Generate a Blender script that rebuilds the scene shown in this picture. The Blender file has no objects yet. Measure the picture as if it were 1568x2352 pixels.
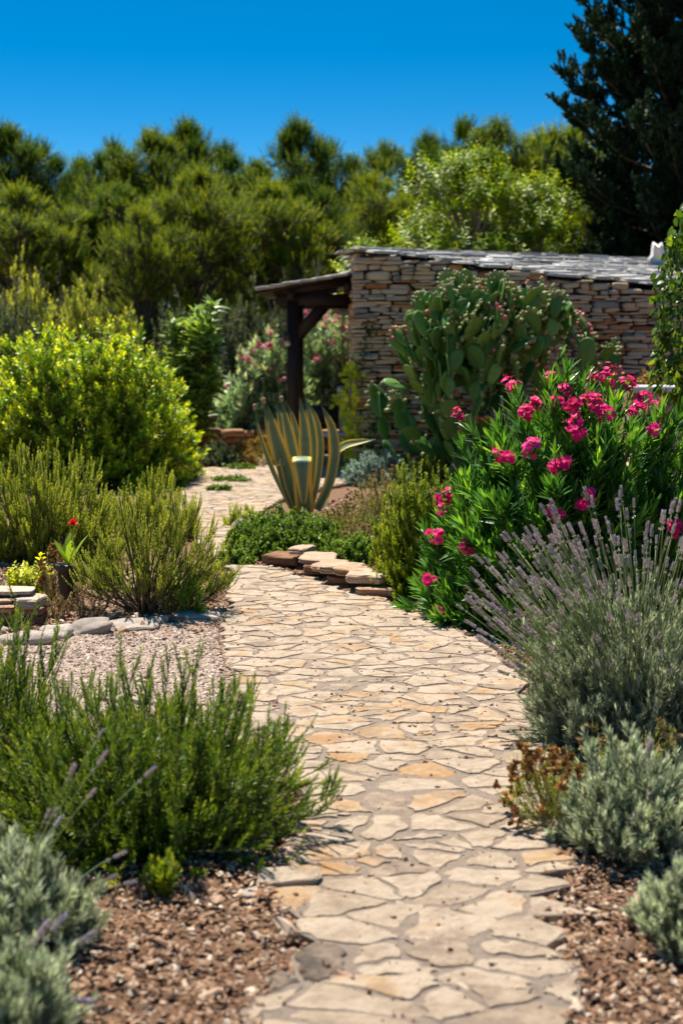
import bpy, math
import numpy as np
from mathutils import Vector, Matrix

sc = bpy.context.scene
COL = sc.collection
R = math.radians
PI = math.pi

# ------------------------------------------------------------------ camera, sky, sun, exposure
CAM_H, PITCH, FOC = 1.55, R(7.01), 50.0 / 36.0 * 2352.0
cd = bpy.data.cameras.new('camera')
cam = bpy.data.objects.new('camera', cd)
COL.objects.link(cam)
cam.location = (0, 0, CAM_H)
cam.rotation_euler = (PI / 2 - PITCH, 0, 0)
cd.sensor_fit = 'VERTICAL'
cd.sensor_height = 36.0
cd.sensor_width = 24.0
cd.lens = 50.0
cd.clip_start = 0.05
cd.clip_end = 3000
cd.dof.use_dof = True
cd.dof.focus_distance = 6.9
cd.dof.aperture_fstop = 2.8
sc.camera = cam

SUN_EL, SUN_AZ = R(63), R(-26)          # azimuth from straight ahead (+Y) towards the right (+X)
w = bpy.data.worlds.new('World')
sc.world = w
w.use_nodes = True
nt = w.node_tree
nt.nodes.clear()
wo = nt.nodes.new('ShaderNodeOutputWorld')
bg = nt.nodes.new('ShaderNodeBackground')
sky = nt.nodes.new('ShaderNodeTexSky')
sky.sky_type = 'NISHITA'
sky.sun_disc = False
sky.sun_elevation = SUN_EL
sky.sun_rotation = SUN_AZ
sky.altitude = 800
sky.air_density = 1.0
sky.dust_density = 0.0
sky.ozone_density = 3.0
hsv = nt.nodes.new('ShaderNodeHueSaturation')
hsv.inputs['Hue'].default_value = 0.49
hsv.inputs['Saturation'].default_value = 1.45
hsv.inputs['Value'].default_value = 0.51
tc = nt.nodes.new('ShaderNodeTexCoord')
vm = nt.nodes.new('ShaderNodeVectorMath'); vm.operation = 'MULTIPLY_ADD'
vm.inputs[1].default_value = (1, 1, 3.0)
vm.inputs[2].default_value = (0, 0, -0.13)
vn = nt.nodes.new('ShaderNodeVectorMath'); vn.operation = 'NORMALIZE'
nt.links.new(tc.outputs['Generated'], vm.inputs[0])
nt.links.new(vm.outputs[0], vn.inputs[0])
nt.links.new(vn.outputs[0], sky.inputs['Vector'])
nt.links.new(sky.outputs[0], hsv.inputs['Color'])
nt.links.new(hsv.outputs[0], bg.inputs['Color'])
bg.inputs['Strength'].default_value = 0.13
nt.links.new(bg.outputs[0], wo.inputs['Surface'])

sl = bpy.data.lights.new('sun', 'SUN')
sun = bpy.data.objects.new('sun', sl)
COL.objects.link(sun)
sl.energy = 4.8
sl.angle = R(0.53)
sl.color = (1.0, 0.93, 0.82)
to_sun = Vector((math.sin(SUN_AZ) * math.cos(SUN_EL), math.cos(SUN_AZ) * math.cos(SUN_EL), math.sin(SUN_EL)))
sun.rotation_euler = to_sun.to_track_quat('Z', 'Y').to_euler()

sc.view_settings.view_transform = 'Standard'
sc.view_settings.look = 'None'
sc.view_settings.exposure = 1.0
sc.view_settings.gamma = 1.0
sc.render.engine = 'CYCLES'
sc.cycles.use_denoising = True
sc.cycles.max_bounces = 6
sc.cycles.diffuse_bounces = 3
sc.cycles.glossy_bounces = 2
sc.cycles.transmission_bounces = 4
sc.cycles.sample_clamp_indirect = 6.0


# ------------------------------------------------------------------ measuring helpers (photo measured at 1568 x 2352)
def ray(x, y):
    a = PITCH + math.atan((y - 1176) / FOC)
    c = math.cos(math.atan((y - 1176) / FOC))
    return (x - 784) / FOC * c / math.cos(a), math.tan(a)


def G(x, y, z=0.0):
    rx, ta = ray(x, y)
    d = (CAM_H - z) / ta
    return np.array([rx * d, d, z])


def A(x, y, d):
    rx, ta = ray(x, y)
    return np.array([rx * d, d, CAM_H - ta * d])


def Sx(px, d):
    return px * d / FOC


# ------------------------------------------------------------------ mesh helpers
class Geo:
    def __init__(s):
        s.v, s.f, s.m, s.t, s.n = [], [], [], [], 0

    def add(s, V, F, tint=0.5, mat=0):
        V = np.asarray(V, float).reshape(-1, 3)
        F = np.asarray(F, int)
        if len(V) == 0 or len(F) == 0:
            return
        s.v.append(V)
        s.f.append(F + s.n)
        s.m.append(np.full(len(F), mat))
        t = np.broadcast_to(np.asarray(tint, float).reshape(-1), (len(V),)) if np.size(tint) in (1, len(V)) else None
        s.t.append(np.array(t))
        s.n += len(V)

    def build(s, name, mats, parent=None, smooth=True, loc=None):
        me = mesh_from(name, s, mats, smooth)
        return link(name, me, parent, loc)


def mesh_from(name, s, mats, smooth=True):
    me = bpy.data.meshes.new(name)
    V = np.concatenate(s.v)
    me.vertices.add(len(V))
    me.vertices.foreach_set('co', V.astype(np.float32).ravel())
    sizes = np.concatenate([np.full(len(f), f.shape[1]) for f in s.f])
    loops = np.concatenate([f.ravel() for f in s.f])
    starts = np.concatenate([[0], np.cumsum(sizes)[:-1]])
    me.loops.add(len(loops))
    me.loops.foreach_set('vertex_index', loops.astype(np.int32))
    me.polygons.add(len(sizes))
    me.polygons.foreach_set('loop_start', starts.astype(np.int32))
    me.polygons.foreach_set('material_index', np.concatenate(s.m).astype(np.int32))
    me.polygons.foreach_set('use_smooth', np.full(len(sizes), bool(smooth)))
    a = me.attributes.new('tint', 'FLOAT', 'POINT')
    a.data.foreach_set('value', np.concatenate(s.t).astype(np.float32))
    for m in (mats if isinstance(mats, (list, tuple)) else [mats]):
        me.materials.append(m)
    me.update(calc_edges=True)
    return me


def link(name, me, parent=None, loc=None):
    o = bpy.data.objects.new(name, me)
    COL.objects.link(o)
    if parent is not None:
        o.parent = parent
    if loc is not None:
        o.location = loc
    return o


def tag(o, label=None, cat=None, group=None, kind=None):
    if label: o['label'] = label
    if cat: o['category'] = cat
    if group: o['group'] = group
    if kind: o['kind'] = kind
    return o


def thing(name, label, cat, loc=(0, 0, 0), group=None, rz=0.0):
    o = bpy.data.objects.new(name, None)
    COL.objects.link(o)
    o.location = loc
    o.rotation_euler = (0, 0, rz)
    o.empty_display_size = 0.1
    return tag(o, label, cat, group)


def unit(a):
    return a / np.maximum(np.linalg.norm(a, axis=-1, keepdims=True), 1e-9)


def grid_faces(n, k, c, wrap=False):
    """n strips of k stations with c verts each."""
    cc = c if wrap else c - 1
    i = np.arange(n)[:, None, None] * (k * c)
    a = np.arange(k - 1)[None, :, None] * c
    b = np.arange(cc)[None, None, :]
    b2 = (b + 1) % c
    f = np.stack([i + a + b, i + a + b2, i + a + c + b2, i + a + c + b], -1)
    return f.reshape(-1, 4)


def leaves(g, P, D, U, L, W, prof, bend=0.0, fold=0.0, tint=0.5, mat=0):
    n, k = len(P), len(prof)
    D = unit(D)
    Sd = unit(np.cross(D, U) + 1e-6)
    N = np.cross(Sd, D)
    t = np.linspace(0, 1, k)
    L = np.broadcast_to(np.asarray(L, float), (n,))
    W = np.broadcast_to(np.asarray(W, float), (n,))
    bend = np.broadcast_to(np.asarray(bend, float), (n,))
    c = P[:, None] + D[:, None] * (L[:, None] * t)[..., None] - N[:, None] * ((bend * L)[:, None] * t ** 2)[..., None]
    hw = (W[:, None] * np.asarray(prof)[None]) / 2
    side = Sd[:, None] * hw[..., None]
    lift = N[:, None] * (hw * fold)[..., None]
    if fold:
        V = np.stack([c - side + lift, c, c + side + lift], 2)
        cc = 3
    else:
        V = np.stack([c - side, c + side], 2)
        cc = 2
    tt = np.broadcast_to(np.asarray(tint, float), (n,))
    g.add(V, grid_faces(n, k, cc), np.repeat(tt, k * cc), mat)


def tubes(g, C, Rr, sides=5, tint=0.5, mat=0):
    C = np.asarray(C, float)
    n, k, _ = C.shape
    Rr = np.broadcast_to(np.asarray(Rr, float), (n, k))
    T = unit(np.gradient(C, axis=1))
    ref = np.where(np.abs(T[:, :1, 2:3]) > 0.8, np.array([1.0, 0.13, 0.07]), np.array([0.05, 0.08, 1.0]))
    X = unit(np.cross(T, np.broadcast_to(ref, T.shape)))
    Y = np.cross(T, X)
    a = np.arange(sides) / sides * 2 * PI
    V = C[:, :, None] + Rr[:, :, None, None] * (X[:, :, None] * np.cos(a)[:, None] + Y[:, :, None] * np.sin(a)[:, None])
    tt = np.broadcast_to(np.asarray(tint, float), (n,))
    g.add(V, grid_faces(n, k, sides, True), np.repeat(tt, k * sides), mat)
    # caps
    base = np.arange(n)[:, None] * k * sides
    cap = np.concatenate([base + np.arange(sides)[::-1], base + (k - 1) * sides + np.arange(sides)], 0)
    g.f.append(cap + (g.n - n * k * sides))
    g.m.append(np.full(len(cap), mat))


def bez(P0, P1, P2, k=6):
    t = np.linspace(0, 1, k)[None, :, None]
    return P0[:, None] * (1 - t) ** 2 + 2 * P1[:, None] * t * (1 - t) + P2[:, None] * t ** 2


def sample(C, t):
    """C [n,k,3], t [n,m] -> points and tangents [n,m,3]"""
    n, k, _ = C.shape
    x = np.clip(t, 0, 0.9999) * (k - 1)
    i = x.astype(int)
    f = (x - i)[..., None]
    r = np.arange(n)[:, None]
    a, b = C[r, i], C[r, i + 1]
    return a * (1 - f) + b * f, unit(b - a)


def perp(T):
    ref = np.where(np.abs(T[..., 2:3]) > 0.85, np.array([1.0, 0, 0]), np.array([0, 0, 1.0]))
    X = unit(np.cross(T, np.broadcast_to(ref, T.shape)))
    return X, np.cross(T, X)


def whorl(g, C, m, L, W, ang, prof, rng, t0=0.0, t1=1.0, bend=0.1, fold=0.0, tint=(0.5, 0.15), shoot_tint=0.15,
          tip_tint=0.0, mat=0, per=1, droop=0.0, angtip=None):
    n = len(C)
    if n == 0:
        return
    idx = np.arange(m)
    t = t0 + (t1 - t0) * ((idx // per + 0.5) / (m / per))[None] + rng.normal(0, 0.01, (n, m))
    P, T = sample(C, t)
    X, Y = perp(T)
    ph = (idx // per) * 2.4 + (idx % per) * 2 * PI / per
    ph = ph[None] + rng.uniform(0, 6.28, (n, 1)) + rng.normal(0, 0.25, (n, m))
    tt = (idx / max(m - 1, 1))[None]
    a = ang + ((angtip if angtip is not None else ang) - ang) * tt + rng.normal(0, 0.14, (n, m))
    Q = X * np.cos(ph)[..., None] + Y * np.sin(ph)[..., None]
    D = T * np.cos(a)[..., None] + Q * np.sin(a)[..., None]
    D = unit(D + np.array([0, 0, -droop]))
    sz = rng.uniform(0.75, 1.15, (n, m)) * (1 - 0.35 * tt ** 3)
    ti = tint[0] + rng.normal(0, tint[1], (n, m)) + rng.normal(0, shoot_tint, (n, 1)) + tip_tint * (tt - 0.5)
    ti = np.where(rng.uniform(0, 1, (n, m)) < 0.008, 0.99, ti)
    leaves(g, P.reshape(-1, 3), D.reshape(-1, 3), T.reshape(-1, 3), (L * sz).ravel(), (W * sz).ravel(), prof,
           bend + rng.normal(0, 0.06, n * m), fold, np.clip(ti, 0.01, 0.99).ravel(), mat)


def lumps(d, rng_seed, amp=0.2, fr=3.0, n=7):
    r = np.random.default_rng(rng_seed)
    K = r.normal(0, fr, (n, 3)); ph = r.uniform(0, 6.28, n)
    return 1 + amp * np.sin(d @ K.T + ph).mean(-1) * 2.2


def rock_geo(g, c, s, rng, nu=12, nv=8, e=0.4, rough=0.07, rz=0.0, tint=0.5, mat=0, tilt=(0, 0), fr=1.3):
    """irregular rounded block; c = centre, s = half sizes"""
    u = np.arange(nu) / nu * 2 * PI
    v = np.linspace(-PI / 2, PI / 2, nv)
    f = lambda x: np.sign(x) * np.abs(x) ** e
    cu, su, cv, sv = np.cos(u), np.sin(u), np.cos(v), np.sin(v)
    X = f(cv)[:, None] * f(cu)[None]
    Y = f(cv)[:, None] * f(su)[None]
    Z = f(sv)[:, None] * np.ones(nu)[None]
    V = np.stack([X, Y, Z], -1).reshape(-1, 3)
    K = rng.normal(0, fr, (8, 3)); ph = rng.uniform(0, 6.28, 8)
    nz = np.sin(V @ K.T + ph)
    V = V * (1 + rough * nz[:, :4].sum(-1, keepdims=True) * 0.7)
    V[:, 2] += rough * nz[:, 4:6].sum(-1) * 0.5
    V[:, 0] *= 1 + 0.16 * rng.normal() * V[:, 1]
    V[:, 1] *= 1 + 0.16 * rng.normal() * V[:, 0]
    V = V * np.asarray(s)
    V[:, 2] += V[:, 0] * tilt[0] + V[:, 1] * tilt[1]
    cz, sz = math.cos(rz), math.sin(rz)
    V = V @ np.array([[cz, sz, 0], [-sz, cz, 0], [0, 0, 1]])
    g.add(V + np.asarray(c), grid_faces(1, nv, nu, True), tint, mat)


def box_geo(g, c, s, rz=0.0, tint=0.5, mat=0, M=None, bev=0.12):
    """box with chamfered edges, half sizes s"""
    b = min(s) * bev
    pts = []
    for z, i in ((-1, 1), (-1, 0), (1, 0), (1, 1)):
        zz = z * (s[2] if i else s[2] - b)
        ins = b if i else 0
        for x, y in ((-1, -1), (1, -1), (1, 1), (-1, 1)):
            pts.append((x * (s[0] - ins), y * (s[1] - ins), zz))
    V = np.array(pts)
    F = list(map(list, grid_faces(1, 4, 4, True))) + [[3, 2, 1, 0], [12, 13, 14, 15]]
    if M is not None:
        V = V @ np.asarray(M).T
    cz, sz = math.cos(rz), math.sin(rz)
    V = V @ np.array([[cz, sz, 0], [-sz, cz, 0], [0, 0, 1]])
    g.add(V + np.asarray(c), F, tint, mat)


def slab_geo(g, c, s, rng, rz=0.0, tint=0.5, mat=0, tilt=(0, 0), n=11, rings=7):
    """broken flat slab: ragged outline, split layers, half sizes s"""
    a = np.sort(np.arange(n) / n * 2 * PI + rng.normal(0, 0.10, n))
    e = 0.38
    f = lambda x: np.sign(x) * np.abs(x) ** e
    o = np.stack([f(np.cos(a)), f(np.sin(a))], -1) * (1 + rng.normal(0, 0.055, (n, 1)))
    o = np.stack([o * 0.5 + np.roll(o, -1, 0) * 0.5, np.roll(o, -1, 0)], 1).reshape(-1, 2)
    o = o * (1 + rng.normal(0, 0.022, (2 * n, 1)))
    m = 2 * n
    zs = np.linspace(-1, 1, rings)
    V = []
    for i, z in enumerate(zs):
        sc_ = 0.95 if i in (0, rings - 1) else (1.03 if i % 2 else 0.955) + rng.normal(0, 0.02)
        q = o * sc_ * (1 + rng.normal(0, 0.018, (m, 1)))
        V.append(np.c_[q, np.full(m, z) + rng.normal(0, 0.07, m) * (0 if i in (0,) else 1)])
    top = V[-1]
    V.append(np.c_[top[:, :2] * 0.6, 1 + rng.normal(0, 0.10, m)])
    V.append(np.array([[0, 0, 1 + rng.normal(0, 0.08)]]))
    V = np.concatenate(V) * np.asarray(s)
    V[:, 2] += V[:, 0] * tilt[0] + V[:, 1] * tilt[1]
    cz, sz = math.cos(rz), math.sin(rz)
    V = V @ np.array([[cz, sz, 0], [-sz, cz, 0], [0, 0, 1]]) + np.asarray(c)
    n0 = g.n
    g.add(V, grid_faces(1, rings + 1, m, True), tint, mat)
    k = np.arange(m)
    g.f.append(np.stack([k + rings * m, (k + 1) % m + rings * m, np.full(m, (rings + 1) * m)], 1) + n0)
    g.m.append(np.full(m, mat))


def bar_geo(g, a, b, hw, hh, tint=0.5, mat=0):
    a, b = np.asarray(a, float), np.asarray(b, float)
    d = b - a
    Ln = np.linalg.norm(d)
    x = d / Ln
    y = np.cross([0, 0, 1.0], x) if abs(x[2]) < 0.95 else np.array([0, 1.0, 0])
    y /= np.linalg.norm(y)
    z = np.cross(x, y)
    box_geo(g, (a + b) / 2, (Ln / 2, hw, hh), 0, tint, mat, np.stack([x, y, z], 1), 0.08)


def lathe_geo(g, prof, n=24, c=(0, 0, 0), tint=0.5, mat=0):
    p = np.array(prof)
    a = np.arange(n) / n * 2 * PI
    V = np.stack([p[:, :1] * np.cos(a), p[:, :1] * np.sin(a), np.repeat(p[:, 1:], n, 1)], -1)
    g.add(V.reshape(-1, 3) + np.asarray(c), grid_faces(1, len(p), n, True), tint, mat)


# ------------------------------------------------------------------ materials
def nodes_of(m):
    m.use_nodes = True
    t = m.node_tree
    t.nodes.clear()
    return t, t.nodes.new, t.links.new


def ramp(N, stops):
    r = N('ShaderNodeValToRGB')
    e = r.color_ramp.elements
    e[0].position, e[0].color = stops[0][0], (*stops[0][1], 1)
    e[1].position, e[1].color = stops[-1][0], (*stops[-1][1], 1)
    for p, c in stops[1:-1]:
        q = e.new(p)
        q.color = (*c, 1)
    return r


def leaf_mat(name, stops, trans=0.4, rough=0.45, spec=0.4, yellow=(1.4, 1.25, 0.40), gain=1.75):
    m = bpy.data.materials.new(name)
    t, N, Lk = nodes_of(m)
    out = N('ShaderNodeOutputMaterial')
    at = N('ShaderNodeAttribute'); at.attribute_name = 'tint'
    r = ramp(N, [(q, tuple(min(0.9, v * gain) for v in c)) for q, c in stops])
    Lk(at.outputs['Fac'], r.inputs[0])
    p = N('ShaderNodeBsdfPrincipled')
    p.inputs['Roughness'].default_value = rough
    p.inputs['Specular IOR Level'].default_value = spec * 0.55
    Lk(r.outputs[0], p.inputs['Base Color'])
    tr = N('ShaderNodeBsdfTranslucent')
    mu = N('ShaderNodeMix'); mu.data_type = 'RGBA'; mu.blend_type = 'MULTIPLY'; mu.inputs[0].default_value = 1
    mu.clamp_result = False
    mu.inputs['B'].default_value = (*yellow, 1)
    Lk(r.outputs[0], mu.inputs['A'])
    Lk(mu.outputs['Result'], tr.inputs['Color'])
    mx = N('ShaderNodeMixShader'); mx.inputs[0].default_value = trans
    Lk(p.outputs[0], mx.inputs[1]); Lk(tr.outputs[0], mx.inputs[2])
    Lk(mx.outputs[0], out.inputs['Surface'])
    return m


def solid_mat(name, stops, rough=0.8, spec=0.3, nscale=20.0, namt=0.35, bump=0.4, bscale=60.0, bdist=0.01, pits=False,
              stain=None, detail=6):
    """tint attribute -> ramp, broken up by noise, with bump"""
    m = bpy.data.materials.new(name)
    t, N, Lk = nodes_of(m)
    out = N('ShaderNodeOutputMaterial')
    at = N('ShaderNodeAttribute'); at.attribute_name = 'tint'
    geo = N('ShaderNodeNewGeometry')
    nz = N('ShaderNodeTexNoise'); nz.inputs['Scale'].default_value = nscale; nz.inputs['Detail'].default_value = detail
    nz.inputs['Roughness'].default_value = 0.65
    Lk(geo.outputs['Position'], nz.inputs['Vector'])
    ma = N('ShaderNodeMath'); ma.operation = 'MULTIPLY_ADD'
    ma.inputs[1].default_value = namt * 2; ma.inputs[2].default_value = -namt
    Lk(nz.outputs['Fac'], ma.inputs[0])
    ad = N('ShaderNodeMath'); ad.operation = 'ADD'; ad.use_clamp = True
    Lk(at.outputs['Fac'], ad.inputs[0]); Lk(ma.outputs[0], ad.inputs[1])
    r = ramp(N, stops)
    Lk(ad.outputs[0], r.inputs[0])
    colour = r.outputs[0]
    if stain:
        n2 = N('ShaderNodeTexNoise'); n2.inputs['Scale'].default_value = stain[0]; n2.inputs['Detail'].default_value = 8
        n2.inputs['Roughness'].default_value = 0.7
        Lk(geo.outputs['Position'], n2.inputs['Vector'])
        rr = ramp(N, [(stain[1], (0, 0, 0)), (stain[2], (1, 1, 1))])
        Lk(n2.outputs['Fac'], rr.inputs[0])
        mx = N('ShaderNodeMix'); mx.data_type = 'RGBA'
        mx.inputs['B'].default_value = (*stain[3], 1)
        mf = N('ShaderNodeMath'); mf.operation = 'MULTIPLY'; mf.inputs[1].default_value = stain[4]
        Lk(rr.outputs[0], mf.inputs[0]); Lk(mf.outputs[0], mx.inputs[0]); Lk(colour, mx.inputs['A'])
        colour = mx.outputs['Result']
    if pits:
        vo = N('ShaderNodeTexVoronoi'); vo.inputs['Scale'].default_value = 22
        Lk(geo.outputs['Position'], vo.inputs['Vector'])
        n3 = N('ShaderNodeTexNoise'); n3.inputs['Scale'].default_value = 9
        Lk(geo.outputs['Position'], n3.inputs['Vector'])
        th = N('ShaderNodeMath'); th.operation = 'MULTIPLY_ADD'; th.inputs[1].default_value = 0.22; th.inputs[2].default_value = -0.085
        Lk(n3.outputs['Fac'], th.inputs[0])
        lt = N('ShaderNodeMath'); lt.operation = 'LESS_THAN'
        Lk(vo.outputs['Distance'], lt.inputs[0]); Lk(th.outputs[0], lt.inputs[1])
        ml = N('ShaderNodeMath'); ml.operation = 'MULTIPLY'; ml.inputs[1].default_value = 0.75
        Lk(lt.outputs[0], ml.inputs[0])
        mx = N('ShaderNodeMix'); mx.data_type = 'RGBA'
        mx.inputs['B'].default_value = (0.10, 0.06, 0.04, 1)
        Lk(ml.outputs[0], mx.inputs[0]); Lk(colour, mx.inputs['A'])
        colour = mx.outputs['Result']
    p = N('ShaderNodeBsdfPrincipled')
    p.inputs['Roughness'].default_value = rough
    p.inputs['Specular IOR Level'].default_value = spec
    Lk(colour, p.inputs['Base Color'])
    if bump:
        nb = N('ShaderNodeTexNoise'); nb.inputs['Scale'].default_value = bscale; nb.inputs['Detail'].default_value = 8
        nb.inputs['Roughness'].default_value = 0.7
        Lk(geo.outputs['Position'], nb.inputs['Vector'])
        b = N('ShaderNodeBump'); b.inputs['Strength'].default_value = bump; b.inputs['Distance'].default_value = bdist
        Lk(nb.outputs['Fac'], b.inputs['Height'])
        Lk(b.outputs[0], p.inputs['Normal'])
    Lk(p.outputs[0], out.inputs['Surface'])
    return m


M = {}
M['flag'] = solid_mat('pale_flagstone', [(0.0, (0.10, 0.078, 0.06)), (0.2, (0.27, 0.20, 0.145)), (0.42, (0.425, 0.325, 0.228)), (0.66, (0.51, 0.405, 0.30)), (0.84, (0.47, 0.315, 0.18)), (1.0, (0.42, 0.235, 0.10))],
                      rough=0.92, nscale=8, namt=0.62, bump=1.0, bscale=24, bdist=0.025, detail=10, pits=True, stain=(11, 0.48, 0.66, (0.26, 0.185, 0.125), 0.7))
M['mortar'] = solid_mat('path_mortar', [(0.0, (0.18, 0.137, 0.104)), (0.5, (0.32, 0.248, 0.19)), (1.0, (0.45, 0.36, 0.28))], rough=0.95, nscale=30, namt=0.5,
                        bump=1.0, bscale=70, bdist=0.02)
M['soil'] = solid_mat('red_soil', [(0.0, (0.085, 0.045, 0.026)), (0.5, (0.23, 0.125, 0.07)), (1.0, (0.36, 0.24, 0.155))], rough=0.95, nscale=45, namt=0.55,
                      bump=1.0, bscale=50, bdist=0.03)
M['chips'] = solid_mat('soil_chips', [(0.0, (0.09, 0.05, 0.03)), (0.3, (0.24, 0.12, 0.06)), (0.6, (0.36, 0.23, 0.145)), (1.0, (0.60, 0.49, 0.37))], rough=0.9, nscale=60, namt=0.15, bump=0)
M['litter'] = solid_mat('plant_litter', [(0.0, (0.03, 0.018, 0.012)), (0.7, (0.12, 0.07, 0.04)), (1.0, (0.26, 0.17, 0.09))], rough=0.9, nscale=60, namt=0.1, bump=0)
M['gravel'] = solid_mat('pink_gravel', [(0.0, (0.16, 0.11, 0.08)), (0.5, (0.43, 0.325, 0.25)), (1.0, (0.60, 0.48, 0.385))], rough=0.9, nscale=80, namt=0.2, bump=0)
M['edging'] = solid_mat('edging_limestone', [(0.0, (0.16, 0.13, 0.11)), (0.35, (0.36, 0.30, 0.25)), (0.7, (0.50, 0.43, 0.36)), (1.0, (0.40, 0.20, 0.09))], rough=0.9, nscale=14, namt=0.3,
                        bump=0.8, bscale=28, bdist=0.02, stain=(7, 0.55, 0.7, (0.34, 0.16, 0.07), 0.45))
M['rust_stone'] = solid_mat('rusty_limestone', [(0.0, (0.20, 0.10, 0.055)), (0.4, (0.42, 0.22, 0.115)), (0.7, (0.50, 0.36, 0.25)), (1.0, (0.56, 0.48, 0.40))], rough=0.9, nscale=14, namt=0.35,
                        bump=0.8, bscale=28, bdist=0.02)
M['wall'] = solid_mat('dry_stone', [(0.0, (0.32, 0.115, 0.04)), (0.14, (0.52, 0.25, 0.115)), (0.3, (0.56, 0.375, 0.225)), (0.55, (0.64, 0.475, 0.32)), (0.8, (0.50, 0.40, 0.31)), (1.0, (0.29, 0.245, 0.205))], rough=0.92,
                      nscale=9, namt=0.16, bump=0.9, bscale=22, bdist=0.02, stain=(3, 0.55, 0.7, (0.30, 0.17, 0.10), 0.4))
M['wallcore'] = solid_mat('wall_joint', [(0.0, (0.05, 0.035, 0.028)), (1.0, (0.11, 0.08, 0.06))], rough=1, nscale=10, bump=0.5)
M['slab'] = solid_mat('roof_slab', [(0.0, (0.22, 0.21, 0.19)), (0.5, (0.42, 0.40, 0.37)), (1.0, (0.58, 0.56, 0.52))], rough=0.9, nscale=8, namt=0.3,
                      bump=0.6, bscale=20, bdist=0.02, stain=(6, 0.6, 0.8, (0.17, 0.16, 0.14), 0.5))
M['darkwood'] = solid_mat('dark_stained_wood', [(0.0, (0.012, 0.007, 0.006)), (1.0, (0.045, 0.022, 0.016))], rough=0.6, nscale=25, bump=0.3, bscale=50)
M['bark'] = solid_mat('bark', [(0.0, (0.05, 0.036, 0.027)), (1.0, (0.17, 0.13, 0.10))], rough=0.95, nscale=14, bump=0.8, bscale=30)
M['palebark'] = solid_mat('pale_bark', [(0.0, (0.10, 0.08, 0.06)), (1.0, (0.26, 0.21, 0.16))], rough=0.95, nscale=20, bump=0.5, bscale=40)
M['blackpot'] = solid_mat('black_plastic', [(0.0, (0.012, 0.012, 0.013)), (1.0, (0.022, 0.02, 0.02))], rough=0.5, spec=0.5, nscale=8, bump=0.05)
M['plaster'] = solid_mat('pink_render', [(0.0, (0.34, 0.24, 0.19)), (1.0, (0.48, 0.36, 0.30))], rough=0.9, nscale=10, bump=0.3)
M['whiteslab'] = solid_mat('white_stone', [(0.0, (0.45, 0.44, 0.44)), (1.0, (0.68, 0.67, 0.66))], rough=0.8, nscale=12, bump=0.3)
M['cork'] = solid_mat('cork', [(0.0, (0.30, 0.16, 0.09)), (1.0, (0.48, 0.30, 0.19))], rough=0.9, nscale=90, bump=0.5)
M['lampglass'] = solid_mat('frosted_glass', [(0.0, (0.5, 0.4, 0.25)), (1.0, (0.6, 0.5, 0.33))], rough=0.3, nscale=9, bump=0)

M['rosemary'] = leaf_mat('rosemary_leaf', [(0.0, (0.016, 0.034, 0.005)), (0.45, (0.056, 0.098, 0.008)), (0.8, (0.125, 0.165, 0.010)), (1.0, (0.22, 0.24, 0.020))], 0.32, 0.45, 0.45, gain=2.35)
M['olivegreen'] = leaf_mat('feathery_leaf', [(0.0, (0.040, 0.060, 0.010)), (0.5, (0.115, 0.150, 0.020)), (1.0, (0.25, 0.27, 0.045))], 0.4, 0.5, 0.3, gain=2.6)
M['lavleaf'] = leaf_mat('lavender_leaf', [(0.0, (0.036, 0.043, 0.029)), (0.5, (0.14, 0.158, 0.108)), (1.0, (0.33, 0.35, 0.26))], 0.38, 0.6, 0.25, (1.1, 1.15, 0.8), gain=2.4)
M['lavstem'] = leaf_mat('lavender_stem', [(0.0, (0.05, 0.075, 0.03)), (0.5, (0.11, 0.15, 0.055)), (1.0, (0.20, 0.24, 0.10))], 0.25, 0.6, 0.25, gain=1.9)
M['lavflower'] = leaf_mat('lavender_flower', [(0.0, (0.22, 0.19, 0.14)), (0.45, (0.50, 0.46, 0.40)), (0.84, (0.60, 0.54, 0.54)), (1.0, (0.54, 0.48, 0.74))], 0.25, 0.7, 0.2, (1.1, 1.0, 1.0), gain=1.0)
M['oleander'] = leaf_mat('oleander_leaf', [(0.0, (0.012, 0.035, 0.010)), (0.5, (0.032, 0.090, 0.018)), (0.8, (0.070, 0.160, 0.022)), (1.0, (0.15, 0.25, 0.03))], 0.36, 0.32, 0.5, (1.45, 1.35, 0.35), gain=2.4)
M['pink'] = leaf_mat('pink_petal', [(0.0, (0.60, 0.006, 0.08)), (0.5, (0.90, 0.018, 0.23)), (1.0, (0.95, 0.08, 0.40))], 0.4, 0.5, 0.25, (1.05, 0.9, 0.9), gain=1.0)
M['palepink'] = leaf_mat('pale_pink_petal', [(0.0, (0.62, 0.12, 0.20)), (0.5, (0.80, 0.33, 0.42)), (1.0, (0.88, 0.62, 0.66))], 0.4, 0.5, 0.25, (1.0, 0.9, 0.9), gain=1.0)
M['red'] = leaf_mat('red_petal', [(0.0, (0.55, 0.01, 0.012)), (1.0, (0.80, 0.03, 0.03))], 0.35, 0.5, 0.3, (1, 0.9, 0.9), gain=1.0)
M['pitto'] = leaf_mat('bright_leaf', [(0.0, (0.028, 0.062, 0.006)), (0.4, (0.085, 0.165, 0.011)), (0.7, (0.20, 0.28, 0.013)), (1.0, (0.50, 0.47, 0.015))], 0.42, 0.35, 0.5, (1.3, 1.25, 0.35), gain=2.1)
M['loquat'] = leaf_mat('loquat_leaf', [(0.0, (0.030, 0.055, 0.012)), (0.5, (0.10, 0.16, 0.035)), (1.0, (0.24, 0.30, 0.05))], 0.3, 0.35, 0.6, gain=2.5)
M['whiteoleander'] = leaf_mat('grey_green_leaf', [(0.0, (0.018, 0.034, 0.022)), (0.5, (0.052, 0.082, 0.050)), (1.0, (0.15, 0.19, 0.12))], 0.3, 0.35, 0.6, gain=6.2)
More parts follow.
